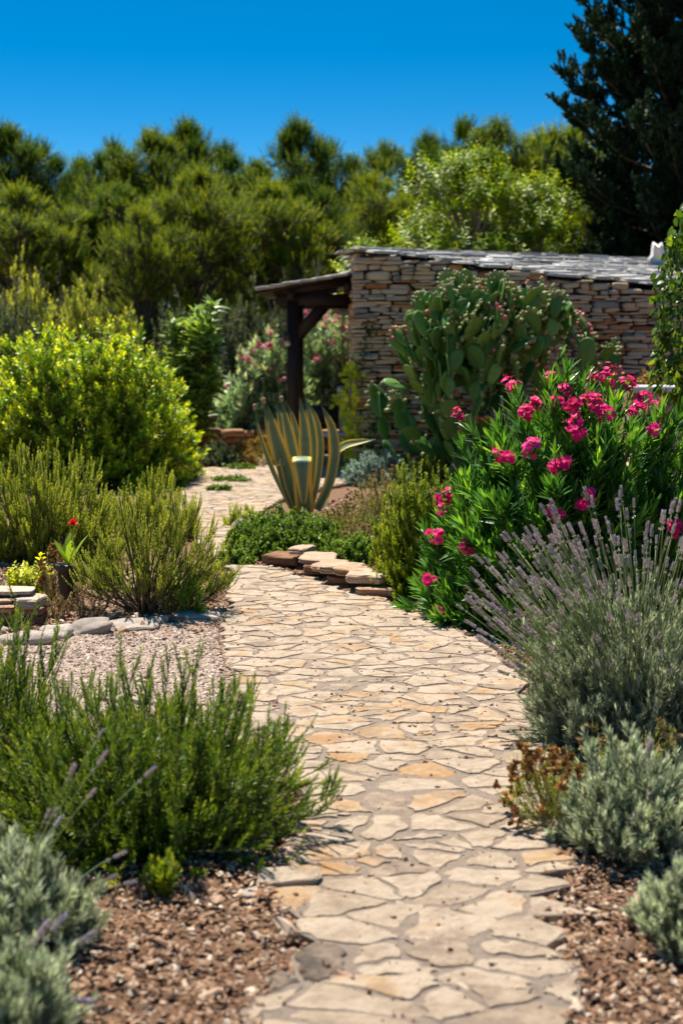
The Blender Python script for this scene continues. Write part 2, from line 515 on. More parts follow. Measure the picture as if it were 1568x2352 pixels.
M['pine'] = leaf_mat('pine_needle', [(0.0, (0.008, 0.024, 0.007)), (0.45, (0.034, 0.070, 0.006)), (0.75, (0.090, 0.125, 0.006)), (1.0, (0.19, 0.20, 0.008))], 0.40, 0.5, 0.3, (1.35, 1.2, 0.4), gain=2.35)
M['cypress'] = leaf_mat('cypress_scale', [(0.0, (0.006, 0.018, 0.010)), (0.6, (0.014, 0.038, 0.018)), (1.0, (0.035, 0.065, 0.025))], 0.15, 0.5, 0.3, gain=1.3)
M['almond'] = leaf_mat('almond_leaf', [(0.0, (0.03, 0.06, 0.006)), (0.5, (0.105, 0.175, 0.009)), (0.85, (0.22, 0.29, 0.010)), (1.0, (0.32, 0.36, 0.015))], 0.42, 0.4, 0.45, gain=1.75)
M['olive'] = leaf_mat('olive_leaf', [(0.0, (0.025, 0.045, 0.025)), (0.6, (0.075, 0.105, 0.055)), (1.0, (0.16, 0.20, 0.10))], 0.25, 0.5, 0.4)
M['ivy'] = leaf_mat('ivy_leaf', [(0.0, (0.012, 0.032, 0.006)), (0.5, (0.045, 0.095, 0.012)), (1.0, (0.17, 0.25, 0.025))], 0.4, 0.35, 0.5)
M['vine'] = leaf_mat('vine_leaf', [(0.0, (0.12, 0.17, 0.01)), (0.5, (0.26, 0.30, 0.02)), (1.0, (0.46, 0.44, 0.03))], 0.45, 0.45, 0.4, gain=2.0)
M['cover'] = leaf_mat('fleshy_leaf', [(0.0, (0.022, 0.042, 0.008)), (0.5, (0.060, 0.115, 0.012)), (1.0, (0.16, 0.24, 0.025))], 0.35, 0.4, 0.5, gain=2.0)
M['straw'] = leaf_mat('straw', [(0.0, (0.13, 0.085, 0.04)), (0.5, (0.34, 0.25, 0.12)), (1.0, (0.55, 0.44, 0.25))], 0.3, 0.7, 0.2, (1.1, 1.0, 0.7), gain=1.0)
M['drybrown'] = leaf_mat('dry_flower', [(0.0, (0.075, 0.035, 0.015)), (0.6, (0.20, 0.10, 0.035)), (1.0, (0.42, 0.25, 0.09))], 0.2, 0.8, 0.2, (1.1, 1.0, 0.7), gain=1.6)
M['yellowdry'] = leaf_mat('yellow_dry_flower', [(0.0, (0.20, 0.12, 0.03)), (0.6, (0.42, 0.28, 0.07)), (1.0, (0.58, 0.42, 0.13))], 0.3, 0.8, 0.2, (1.1, 1.0, 0.7), gain=1.0)
M['grass'] = leaf_mat('green_blade', [(0.0, (0.06, 0.12, 0.015)), (1.0, (0.17, 0.26, 0.03))], 0.4, 0.4, 0.4)
M['bluegrey'] = leaf_mat('blue_grey_leaf', [(0.0, (0.04, 0.06, 0.055)), (0.5, (0.10, 0.14, 0.12)), (1.0, (0.21, 0.26, 0.22))], 0.25, 0.6, 0.3, (1.1, 1.1, 0.8), gain=2.8)


def cactus_mat():
    m = bpy.data.materials.new('cactus_skin')
    t, N, Lk = nodes_of(m)
    out = N('ShaderNodeOutputMaterial')
    at = N('ShaderNodeAttribute'); at.attribute_name = 'tint'
    r = ramp(N, [(0.0, (0.018, 0.070, 0.018)), (0.5, (0.055, 0.165, 0.034)), (1.0, (0.18, 0.31, 0.05))])
    Lk(at.outputs['Fac'], r.inputs[0])
    tco = N('ShaderNodeTexCoord')
    vo = N('ShaderNodeTexVoronoi'); vo.inputs['Scale'].default_value = 26
    Lk(tco.outputs['Object'], vo.inputs['Vector'])
    lt = N('ShaderNodeMath'); lt.operation = 'LESS_THAN'; lt.inputs[1].default_value = 0.10
    Lk(vo.outputs['Distance'], lt.inputs[0])
    mx = N('ShaderNodeMix'); mx.data_type = 'RGBA'; mx.inputs['B'].default_value = (0.20, 0.20, 0.09, 1)
    Lk(lt.outputs[0], mx.inputs[0]); Lk(r.outputs[0], mx.inputs['A'])
    p = N('ShaderNodeBsdfPrincipled'); p.inputs['Roughness'].default_value = 0.45
    p.inputs['Specular IOR Level'].default_value = 0.25
    p.inputs['Subsurface Weight'].default_value = 0.0
    Lk(mx.outputs['Result'], p.inputs['Base Color'])
    Lk(p.outputs[0], out.inputs['Surface'])
    return m


M['cactus'] = cactus_mat()
M['fruit'] = solid_mat('prickly_fruit', [(0.0, (0.10, 0.14, 0.04)), (0.45, (0.24, 0.27, 0.09)), (0.65, (0.50, 0.30, 0.12)), (0.85, (0.52, 0.13, 0.10)), (1.0, (0.55, 0.12, 0.16))], rough=0.5, spec=0.4, nscale=30, namt=0.1, bump=0.2)
M['agave'] = leaf_mat('agave_skin', [(0.0, (0.055, 0.080, 0.046)), (0.30, (0.088, 0.122, 0.068)), (0.58, (0.15, 0.185, 0.10)), (0.68, (0.42, 0.26, 0.03)), (1.0, (0.46, 0.32, 0.07))], 0.16, 0.45, 0.45, (1.2, 1.0, 0.35), gain=2.1)

LANCE = [0.35, 0.9, 1.0, 0.75, 0.06]
NEEDLE = [0.8, 1.0, 0.15]
OBOV = [0.25, 0.75, 1.0, 0.8, 0.12]
OVAL = [0.2, 0.95, 0.9, 0.08]


# ------------------------------------------------------------------ shrubs
def envelope(n, rx, ry, h, rng, rmin=0.6, seed=0, lump=0.18, zlow=0.05, lean=(0, 0), fr=2.5, pw=1.0):
    az = rng.uniform(0, 2 * PI, n)
    se = rng.uniform(zlow, 1, n)
    ce = np.sqrt(1 - se ** 2 * 0.98)
    d = np.stack([np.cos(az) * ce, np.sin(az) * ce, se], -1)
    r = rng.uniform(rmin, 1, n) ** 0.7 * lumps(d, seed, lump, fr)
    d = np.sign(d) * np.abs(d) ** pw
    E = d * r[:, None] * np.array([rx, ry, h])
    E[:, 0] += lean[0] * E[:, 2]; E[:, 1] += lean[1] * E[:, 2]
    return E


def side_shoots(C, per, ln, rng, t0=0.3, spread=0.7, up=0.3, k=4):
    n = len(C)
    t = rng.uniform(t0, 0.97, (n, per))
    P, T = sample(C, t)
    X, Y = perp(T)
    ph = rng.uniform(0, 6.28, (n, per))[..., None]
    D = unit(T + spread * (X * np.cos(ph) + Y * np.sin(ph)) + np.array([0, 0, up]))
    L = (ln * rng.uniform(0.55, 1.2, (n, per)) * (1.15 - 0.5 * t))[..., None]
    P, D, L, T = P.reshape(-1, 3), D.reshape(-1, 3), L.reshape(-1, 1), T.reshape(-1, 3)
    Mid = P + D * L * 0.5
    End = P + unit(D + np.array([0, 0, up * 0.7])) * L
    return bez(P, Mid, End, k)


def shrub(name, label, cat, loc, rx, ry, h, n, leaf, seed, mats, per=4, side=0.15, spread=0.7, up=0.3, base=0.2, stem_r=0.004,
          arch=0.35, rmin=0.6, zlow=0.05, lump=0.18, lean=(0, 0), main_t0=0.45, group=None, t0=0.3, leafname='foliage', floor=0.015, fr=2.5, pw=1.0):
    rng = np.random.default_rng(seed)
    root = thing(name, label, cat, loc, group)
    E = envelope(n, rx, ry, h, rng, rmin, seed, lump, zlow, lean, fr, pw)
    E[:, 2] = np.maximum(E[:, 2], floor)
    az = rng.uniform(0, 6.28, n); rr = np.sqrt(rng.uniform(0, 1, n)) * base
    B = np.stack([np.cos(az) * rr * rx, np.sin(az) * rr * ry, np.zeros(n) - 0.01], -1) + E * np.array([base * 0.5, base * 0.5, 0])
    Cc = B * 0.45 + E * 0.55
    Cc[:, 2] = E[:, 2] * arch
    Mn = bez(B, Cc, E, 7)
    Sd = side_shoots(Mn, per, side, rng, t0, spread, up) if per else np.zeros((0, 4, 3))
    Sd[..., 2] = np.maximum(Sd[..., 2], floor)
    gs = Geo()
    rad = np.linspace(1, 0.35, 7)[None] * stem_r
    tubes(gs, Mn, rad, 4, rng.uniform(0, 1, n))
    if len(Sd):
        tubes(gs, Sd, np.linspace(0.45, 0.2, 4)[None] * stem_r, 3, rng.uniform(0, 1, len(Sd)))
    gs.build('stems', mats[1], root)
    gl = Geo()
    lf = dict(leaf)
    m, L, W, ang, prof = lf.pop('m'), lf.pop('L'), lf.pop('W'), lf.pop('ang'), lf.pop('prof')
    mm = lf.pop('m_main', m)
    if len(Sd):
        whorl(gl, Sd, m, L, W, ang, prof, rng, 0.08, 1.0, **lf)
    whorl(gl, Mn, mm, L, W, ang, prof, rng, main_t0, 1.0, **lf)
    gl.build(leafname, mats[0], root)
    return root, E, Mn, rng


# spike of lavender: stacked whorls of small buds on a short axis (unit: metres)
def spike_geo(seed, ln=0.055, fine=True):
    r = np.random.default_rng(seed)
    g = Geo()
    nw = 7
    for i in range(nw):
        z = ln * (i / (nw - 1)) * (0.9 if i else 0.0) + (0 if i else -0.018)
        nb = 7 if i < nw - 1 else 4
        a = np.arange(nb) / nb * 6.28 + i * 0.45
        rad = 0.0055 * (1 - 0.45 * i / nw) * r.uniform(0.85, 1.15)
        P = np.stack([np.cos(a) * rad * 0.3, np.sin(a) * rad * 0.3, np.full(nb, z)], -1)
        D = np.stack([np.cos(a), np.sin(a), np.full(nb, 0.85)], -1)
        ti = np.clip(r.normal(0.42, 0.22, nb), 0, 0.85)
        ti[r.uniform(0, 1, nb) < 0.14] = 1.0
        for off in (0, 1.57):
            U = np.cross(D, np.array([0, 0, 1.0]))
            U = U if off else np.tile([0, 0, 1.0], (nb, 1))
            leaves(g, P, D, U, 0.0115, 0.0062, [0.5, 1.0, 0.5], 0.0, 0.0, ti)
    return g


def rot_to(d):
    return Vector(d).to_track_quat('Z', 'Y')


def merge_transformed(g, src, mats4):
    V = np.concatenate(src.v); T = np.concatenate(src.t)
    F = [f for f in src.f]
    for Mx in mats4:
        a = np.array(Mx)
        W = V @ a[:3, :3].T + a[:3, 3]
        n0 = g.n
        g.v.append(W); g.t.append(T)
        for f, m in zip(F, src.m):
            g.f.append(f + n0); g.m.append(m)
        g.n += len(V)


SPIKES = [spike_geo(500 + i) for i in range(4)]
SPIKE_ME = [mesh_from('flower_spike', s, M['lavflower']) for s in SPIKES]


def lavender(label, loc, rx, ry, h, n, seed, nst, st_len, stems_dir=None, mound=0.62, spike=1.0, group=None, leafw=0.0045, st_tilt=0.8, cap=100, nfn=None):
    root, E, Mn, rng = shrub('lavender_bush', label, 'lavender', loc, rx, ry, h, n,
                             dict(m=22, m_main=26, L=0.036, W=leafw, ang=0.55, prof=NEEDLE, bend=0.05, tint=(0.52, 0.16), shoot_tint=0.13, tip_tint=0.3, angtip=0.25),
                             seed, (M['lavleaf'], M['palebark']), per=5, side=0.085, spread=0.55, up=0.45, base=0.35, stem_r=0.0028, arch=0.3, rmin=0.55, group=group, main_t0=0.5)
    az = rng.uniform(0, 6.28, nst)
    rr = np.sqrt(rng.uniform(0, 1, nst))
    if stems_dir is not None:
        k = int(nst * stems_dir[2])
        az[:k] = rng.normal(stems_dir[0], stems_dir[1], k)
        rr[:k] = rng.uniform(0.35, 1, k)
    B = np.stack([np.cos(az) * rr * rx * 0.62, np.sin(az) * rr * ry * 0.62, h * (0.95 - 0.62 * rr ** 1.5) * 0.75], -1)
    D = unit(np.stack([np.cos(az) * rr * st_tilt, np.sin(az) * rr * st_tilt, np.full(nst, 0.85)], -1) + rng.normal(0, 0.09, (nst, 3)))
    L = st_len * rng.uniform(0.42, 1.15, nst)[:, None]
    End = B + D * L + np.array([0, 0, -0.02])
    C = bez(B, B + D * L * 0.5 + np.array([0, 0, 0.015]), End, 6)
    g = Geo()
    tubes(g, C, np.full((1, 6), 0.0016), 4, rng.uniform(0.2, 1, nst))
    g.build('flower_stems', M['lavstem'], root)
    T = unit(C[:, -1] - C[:, -2])
    world = End + np.asarray(loc)
    if nfn is None:
        vis = world[:, 1] + 0.0
        inx = np.abs(world[:, 0] / world[:, 1]) < 0.245
        order = np.argsort(vis + np.where(inx, 0, 100))
    rest = Geo()
    for q, i in enumerate(order):
        s = spike * rng.uniform(0.75, 1.25)
        Mx = Matrix.LocRotScale(Vector(End[i]), rot_to(T[i]), Vector((s * rng.uniform(0.6, 0.85), s * 0.75, s * 1.05)))
        j = int(rng.integers(0, 4))
        if q < cap:
            o = link('flower_spike', SPIKE_ME[j], root)
            o.matrix_local = Mx
        else:
            merge_transformed(rest, SPIKES[j], [Mx])
    if rest.n:
        o = rest.build('flower_spikes', M['lavflower'], root)
        o['kind'] = 'stuff'
    return root


ROS = dict(m=34, m_main=60, L=0.022, W=0.0042, ang=0.85, prof=NEEDLE, bend=0.05, tint=(0.42, 0.14), shoot_tint=0.14, tip_tint=0.45, angtip=0.35)


def rosemary(label, loc, rx, ry, h, n, seed, mat='rosemary', **kw):
    lf = dict(ROS); lf.update(kw.pop('leaf', {}))
    a = dict(per=6, side=0.15, spread=0.6, up=0.5, base=0.3, stem_r=0.0035, arch=0.3, rmin=0.5, main_t0=0.35)
    a.update(kw)
    return shrub(a.pop('name', 'rosemary_bush'), label, a.pop('cat', 'rosemary'), loc, rx, ry, h, n, lf, seed, (M[mat], M['bark']), **a)


# ------------------------------------------------------------------ ground
def ground_sheet():
    g = Geo()
    xs = np.unique(np.concatenate([np.linspace(-6, 6, 49), [-600, -200, -60, -20, -10, 10, 20, 60, 200, 600]]))
    ys = np.unique(np.concatenate([np.linspace(0, 24, 97), [-40, -10, -3, 30, 45, 80, 150, 400, 1200]]))
    X, Y = np.meshgrid(xs, ys)
    Z = 0.012 * np.sin(X * 3.1 + 1) * np.sin(Y * 2.3) + 0.008 * np.sin(X * 7 + Y * 5)
    Z = np.where((np.abs(X) < 6) & (Y > 0) & (Y < 24), Z - 0.005, -0.012)
    g.add(np.stack([X, Y, Z], -1), grid_faces(1, len(ys), len(xs)), 0.5)
    o = g.build('ground', M['soil'])
    o['kind'] = 'structure'


ground_sheet()

PATH_L = [(520, 2420), (545, 2340), (612, 2255), (645, 2150), (640, 2085), (608, 2040), (640, 1985), (655, 1930), (655, 1850), (640, 1780), (590, 1690),
          (560, 1640), (535, 1570), (508, 1490), (505, 1440), (520, 1380), (530, 1330), (470, 1270), (415, 1200), (405, 1160), (420, 1125), (455, 1095), (470, 1070), (520, 1050)]
PATH_R = [(1315, 2420), (1325, 2300), (1335, 2200), (1322, 2130), (1310, 2060), (1340, 2000), (1290, 1940), (1290, 1850), (1290, 1740), (1270, 1640), (1200, 1560),
          (1120, 1480), (1010, 1425), (880, 1378), (760, 1340), (640, 1302), (560, 1290), (535, 1275), (550, 1225), (590, 1180), (640, 1150), (720, 1125), (800, 1110), (850, 1075)]


def poly_world(pts, z=0.03):
    return np.array([G(x, y, z)[:2] for x, y in pts])


PL, PR = poly_world(PATH_L), poly_world(PATH_R)
PATH = np.concatenate([PL, [[-0.6, 21.5], [1.0, 21.5], [0.95, 17.0], [0.1, 16.3]], PR[::-1]])


def inside(pts, poly):
    x, y = pts[:, 0], pts[:, 1]
    r = np.zeros(len(pts), bool)
    j = len(poly) - 1
    for i in range(len(poly)):
        xi, yi = poly[i]; xj, yj = poly[j]
        c = ((yi > y) != (yj > y)) & (x < (xj - xi) * (y - yi) / (yj - yi + 1e-12) + xi)
        r ^= c
        j = i
    return r


def voronoi_cells(P, box, near=26):
    cells = []
    for i, p in enumerate(P):
        d = P - p
        o = np.argsort((d ** 2).sum(1))[1:near]
        poly = [p + np.array(c) * box for c in ((-1, -1), (1, -1), (1, 1), (-1, 1))]
        for j in o:
            n = d[j]; c = (P[j] + p) / 2
            out = []
            s = [np.dot(q - c, n) for q in poly]
            for k in range(len(poly)):
                a, b = poly[k], poly[(k + 1) % len(poly)]
                sa, sb = s[k], s[(k + 1) % len(poly)]
                if sa <= 0: out.append(a)
                if (sa < 0 < sb) or (sb < 0 < sa): out.append(a + (b - a) * sa / (sa - sb))
            poly = out
            if len(poly) < 3: break
        cells.append(np.array(poly))
    return cells


def chaikin(p, it):
    for _ in range(it):
        q = np.roll(p, -1, 0)
        p = np.stack([p * 0.78 + q * 0.22, p * 0.22 + q * 0.78], 1).reshape(-1, 2)
    return p


def flagstone_path():
    rng = np.random.default_rng(77)
    AX = 1.32                                     # stones lie a little wider than deep
    st = 0.126
    pts = []
    for iy in range(int(20 / st)):
        for ix in range(int(5.4 / st / AX) + 2):
            if rng.uniform() < 0.20: continue
            x = -3.1 + (ix + 0.5 * (iy % 2)) * st * AX + rng.normal(0, 0.34) * st * AX
            y = 2.4 + iy * st + rng.normal(0, 0.33) * st
            pts.append((x / AX, y))
            if rng.uniform() < 0.16: pts.append((x / AX + rng.normal(0, 0.4) * st, y + rng.normal(0, 0.4) * st))
    P = np.array(pts)
    keep_near = np.array([True] * len(P))
    Pw = P * np.array([AX, 1])
    ins = inside(Pw, PATH)
    cells = voronoi_cells(P, 0.5)
    gm, gf = Geo(), Geo()
    PA, PB = PATH, np.roll(PATH, -1, 0)

    def snap(v):
        t = np.clip(((v - PA) * (PB - PA)).sum(1) / ((PB - PA) ** 2).sum(1), 0, 1)[:, None]
        q = PA + (PB - PA) * t
        return q[np.argmin(((q - v) ** 2).sum(1))]
    for i in range(len(P)):
        c = cells[i] * np.array([AX, 1])
        if len(c) < 3: continue
        iv = inside(c, PATH)
        if iv.sum() < 1: continue
        if not iv.all():
            out = rng.uniform(-0.03, 0.022)
            c = np.array([v if k_ else snap(v) + (v - snap(v)) * min(1, max(0, out) / max(np.linalg.norm(v - snap(v)), 1e-4)) for v, k_ in zip(c, iv)])
            nx_ = np.roll(c, -1, 0)
            if abs((c[:, 0] * nx_[:, 1] - c[:, 1] * nx_[:, 0]).sum() / 2) < 0.009: continue
            keep = np.linalg.norm(c - nx_, axis=1) > 0.006
            c = c[keep]
            if len(c) < 3: continue
        ctr = c.mean(0)
        # mortar bed: the whole cell
        k = len(c)
        V = np.concatenate([np.c_[c, np.full(k, 0.030)], np.c_[c, np.full(k, -0.03)]])
        ti = 0.5
        gm.add(V, np.arange(k)[None], ti)
        gm.add(V, np.stack([np.arange(k), np.arange(k) + k, (np.arange(k) + 1) % k + k, (np.arange(k) + 1) % k], 1)[:, ::-1], ti)
        # stone: inset, roughened outline, thin chamfer
        gap = rng.choice([0.005, 0.009, 0.014, 0.023], p=[0.22, 0.36, 0.27, 0.15])
        e = np.roll(c, -1, 0) - c
        rr = np.linalg.norm(c - ctr, axis=1, keepdims=True)
        q = ctr + (c - ctr) * np.maximum(0.35, 1 - gap * 1.35 / np.maximum(rr, 0.03))
        nsub = 4
        tt = np.arange(nsub) / nsub
        q = (q[:, None] * (1 - tt[None, :, None]) + np.roll(q, -1, 0)[:, None] * tt[None, :, None]).reshape(-1, 2)
        q = q + rng.normal(0, 0.0075, q.shape)
        q = chaikin(q, 1)
        q = ctr + (q - ctr) * (1 + 0.07 * np.sin(np.arctan2(q[:, 1] - ctr[1], q[:, 0] - ctr[0]) * 3 + rng.uniform(0, 6))[:, None])
        k = len(q)
        z = 0.0300 + rng.uniform(0, 0.0035)
        tl = rng.normal(0, 0.008, 2)
        zt = z + (q - ctr) @ tl
        q2 = ctr + (q - ctr) * 0.955
        z2 = zt + 0.002
        u = rng.uniform()
        t = rng.uniform(0.46, 0.72) if u < 0.70 else (rng.uniform(0.72, 0.90) if u < 0.87 else rng.uniform(0.30, 0.42))
        if np.hypot(*(ctr - G(725, 2255)[:2])) < 0.13: t = 0.05
        V = np.concatenate([np.c_[q, np.full(k, 0.012)], np.c_[q, zt], np.c_[q2, z2], [[ctr[0], ctr[1], z2.mean() + 0.001]]])
        gf.add(V, grid_faces(1, 3, k, True), t)
        a = np.arange(k)
        gf.f.append(np.stack([a + 2 * k, (a + 1) % k + 2 * k, np.full(k, 3 * k)], 1) + gf.n - len(V))
        gf.m.append(np.zeros(k, int))
    o = gm.build('path', M['mortar'], smooth=False); o['kind'] = 'structure'
    o = gf.build('path_paving', M['flag'], smooth=False); o['kind'] = 'structure'


flagstone_path()


def scatter(name, region, n, size, mat, seed, z=0.0, flat=0.5, on_path=False, pts=None, avoid=True, elong=1.3, bias=None):
    rng = np.random.default_rng(seed)
    lo, hi = region.min(0), region.max(0)
    p = rng.uniform(lo, hi, (n, 2))
    p = p[inside(p, region)] if pts is None else pts
    if on_path: p = p[inside(p, PATH)]
    elif avoid: p = p[~inside(p, PATH)]
    n = len(p)
    base = np.array([(-1, -.8, 0), (0.7, -1, 0), (1, .7, 0), (-.6, 1, 0), (-.6, -.5, 1), (.5, -.5, .9), (.5, .45, 1), (-.35, .6, .8)], float)
    F = np.array([[0, 1, 5, 4], [1, 2, 6, 5], [2, 3, 7, 6], [3, 0, 4, 7], [4, 5, 6, 7]])
    s = size * np.exp(rng.normal(0, 0.50, n))
    V = base[None] + rng.normal(0, 0.22, (n, 8, 3))
    V = V * np.stack([s * elong / 2, s / 2, s * flat], -1)[:, None]
    V[:, :, 2] += V[:, :, 0] * rng.normal(0, 0.25, n)[:, None] + V[:, :, 1] * rng.normal(0, 0.25, n)[:, None]
    a = rng.uniform(0, 6.28, n); c, sn = np.cos(a)[:, None], np.sin(a)[:, None]
    x, y = V[:, :, 0] * c - V[:, :, 1] * sn, V[:, :, 0] * sn + V[:, :, 1] * c
    V = np.stack([x + p[:, :1], y + p[:, 1:], V[:, :, 2] + z - 0.002], -1)
    g = Geo()
    g.add(V, (F[None] + (np.arange(n) * 8)[:, None, None]).reshape(-1, 4), np.repeat(np.clip(rng.normal(0.5, 0.24, n), 0, 1), 8))
    o = g.build(name, M[mat], smooth=False)
    o['kind'] = 'stuff'
    return o


def gravel_area():
    reg = poly_world([(-260, 1500), (0, 1470), (250, 1456), (505, 1425), (560, 1490), (600, 1570), (640, 1640), (680, 1720), (700, 1790), (500, 1900), (-300, 1900)], 0)
    g = Geo()
    k = len(reg)
    V = np.c_[reg, np.full(k, 0.021)]
    g.add(V, np.arange(k)[None], 0.35)
    o = g.build('gravel_bed', M['gravel']); o['kind'] = 'structure'
    scatter('gravel', reg, 105000, 0.0078, 'gravel', 5, 0.021, 0.35, avoid=False)


gravel_area()
scatter('soil_chips', np.array([[-2.2, 2.4], [0.6, 2.4], [0.6, 4.9], [-2.2, 4.9]]), 26000, 0.0080, 'chips', 6, 0.014, 0.35, avoid=False, elong=1.7)
scatter('bark_chips', np.array([[0.4, 2.4], [2.2, 2.4], [2.2, 8.2], [0.4, 8.2]]), 42000, 0.0078, 'chips', 7, 0.014, 0.35, avoid=False, elong=1.6)
scatter('red_stones', np.array([[-2.6, 7.2], [-0.5, 7.2], [-0.9, 9.6], [-3.2, 9.6]]), 16000, 0.014, 'chips', 8, 0.014, 0.4)
scatter('bed_chips', np.array([[-0.6, 8.6], [2.2, 7.6], [2.2, 13.5], [-0.4, 13.5]]), 9000, 0.016, 'chips', 9, 0.014, 0.4)

rb = np.random.default_rng(21)
eb = np.concatenate([PL, PR])
ei = np.concatenate([rb.integers(0, len(PL) - 1, 1100), len(PL) + rb.integers(0, len(PR) - 1, 1100)])
et = rb.uniform(0, 1, (2200, 1))
scatter('edge_chips', PATH, 0, 0.0085, 'chips', 22, 0.033, 0.4, pts=eb[ei] * (1 - et) + eb[ei + 1] * et + rb.normal(0, 0.018, (2200, 2)), avoid=False, elong=1.6)
scatter('bed_litter', np.array([[-1.4, 2.5], [2.0, 2.5], [2.0, 8.0], [-1.4, 8.0]]), 2600, 0.008, 'litter', 16, 0.018, 0.35, elong=2.4)
scatter('path_litter', np.array([[-2.0, 2.6], [1.5, 2.6], [1.5, 10.0], [-2.0, 10.0]]), 380, 0.0065, 'litter', 14, 0.036, 0.4, on_path=True, elong=1.8)
scatter('path_grit', np.array([[-2.0, 2.6], [1.5, 2.6], [1.5, 8.0], [-2.0, 8.0]]), 2600, 0.0055, 'chips', 15, 0.036, 0.5, on_path=True)
# ------------------------------------------------------------------ loose edging stones: every stone a thing
rs = np.random.default_rng(31)


def stone(label, x, y, z, lx, ly, lz, seed, mat='edging', rz=0.0, group=None, tint=0.5, tilt=(0, 0), e=0.42, rough=0.09, cat='stone', name='edging_stone'):
    g = Geo()
    if e < 0.5:
        slab_geo(g, (0, 0, 0), (lx / 2, ly / 2, lz / 2), np.random.default_rng(seed), rz, tint, 0, tilt)
    else:
        rock_geo(g, (0, 0, 0), (lx / 2, ly / 2, lz / 2), np.random.default_rng(seed), 22, 15, e, rough, rz, tint, 0, tilt, fr=2.6)
    o = g.build(name, M[mat], smooth=e >= 0.5)
    o.location = (x, y, z + lz / 2)
    return tag(o, label, cat, group)


def edging_left():
    rows = [  # px x, px y(base), width px, height px, label
        (-75, 1520, 110, 52, 'grey edging stone at the far left rim of the pink gravel', 0.35),
        (50, 1490, 120, 50, 'low grey edging stone half hidden by rosemary tips beside pink gravel', 0.40),
        (125, 1478, 62, 52, 'rounded pale rock in the gravel edging below the stone stack', 0.62),
        (205, 1465, 92, 50, 'blue grey humped rock in the gravel edging in front of the black pot', 0.25),
        (305, 1456, 118, 36, 'long shadow flecked slab in the gravel edging below the feathery shrub', 0.42),
        (362, 1441, 42, 32, 'small tan wedge stone between two longer slabs of the gravel edging', 0.72),
        (452, 1431, 108, 32, 'long pale flat slab ending the gravel edging next to the path', 0.60),
        (520, 1412, 36, 18, 'small flat stone lying at the corner where edging meets path', 0.50)]
    for i, (x, y, wp, hp, lab, ti) in enumerate(rows):
        p = G(x, y)
        stone(lab, p[0], p[1] + 0.05, -0.004, Sx(wp, p[1]) * 1.02, 0.15, Sx(hp, p[1]) * 0.66, 100 + i, 'edging', 0.10 + rs.normal(0, 0.06), 'stones edging the gravel bed', ti, (rs.normal(0, 0.06), rs.normal(0.1, 0.1)), 0.44 if i in (4, 6) else 0.55, 0.12)


edging_left()


def stack_left():
    p = G(35, 1440)
    x0, y0 = p[0] - 0.09, p[1] + 0.10
    rows = [  # dx, z, lx, lz
        (0.00, 0.00, 0.26, 0.042, 'lowest rusty slab of the left stone stack, nearest the edging', 0.15),
        (0.17, 0.00, 0.12, 0.055, 'square rusty block at the lower right corner of the left stone stack', 0.10),
        (-0.03, 0.042, 0.27, 0.036, 'second slab up in the left part of the left stone stack', 0.30),
        (0.155, 0.055, 0.15, 0.040, 'orange slab above the square block in the left stone stack', 0.22),
        (-0.04, 0.080, 0.30, 0.036, 'third slab up in the left part of the left stone stack', 0.45),
        (0.155, 0.096, 0.14, 0.052, 'grey topped block on the right end of the left stone stack', 0.80),
        (-0.05, 0.117, 0.27, 0.030, 'tan slab just under the topmost slab of the left stone stack', 0.60),
        (0.02, 0.158, 0.26, 0.022, 'thin pale topmost slab set back on the left stone stack', 0.85)]
    for i, (dx, z, lx, lz, lab, ti) in enumerate(rows):
        stone(lab, x0 + dx, y0 + (0.07 if i == 7 else rs.normal(0, 0.008)), z, lx, 0.22, lz, 140 + i, 'rust_stone', rs.normal(0, 0.08), 'slabs stacked at the left edge', ti, (rs.normal(0, 0.03), rs.normal(0, 0.02)), 0.35, 0.06, name='stacked_slab')


stack_left()


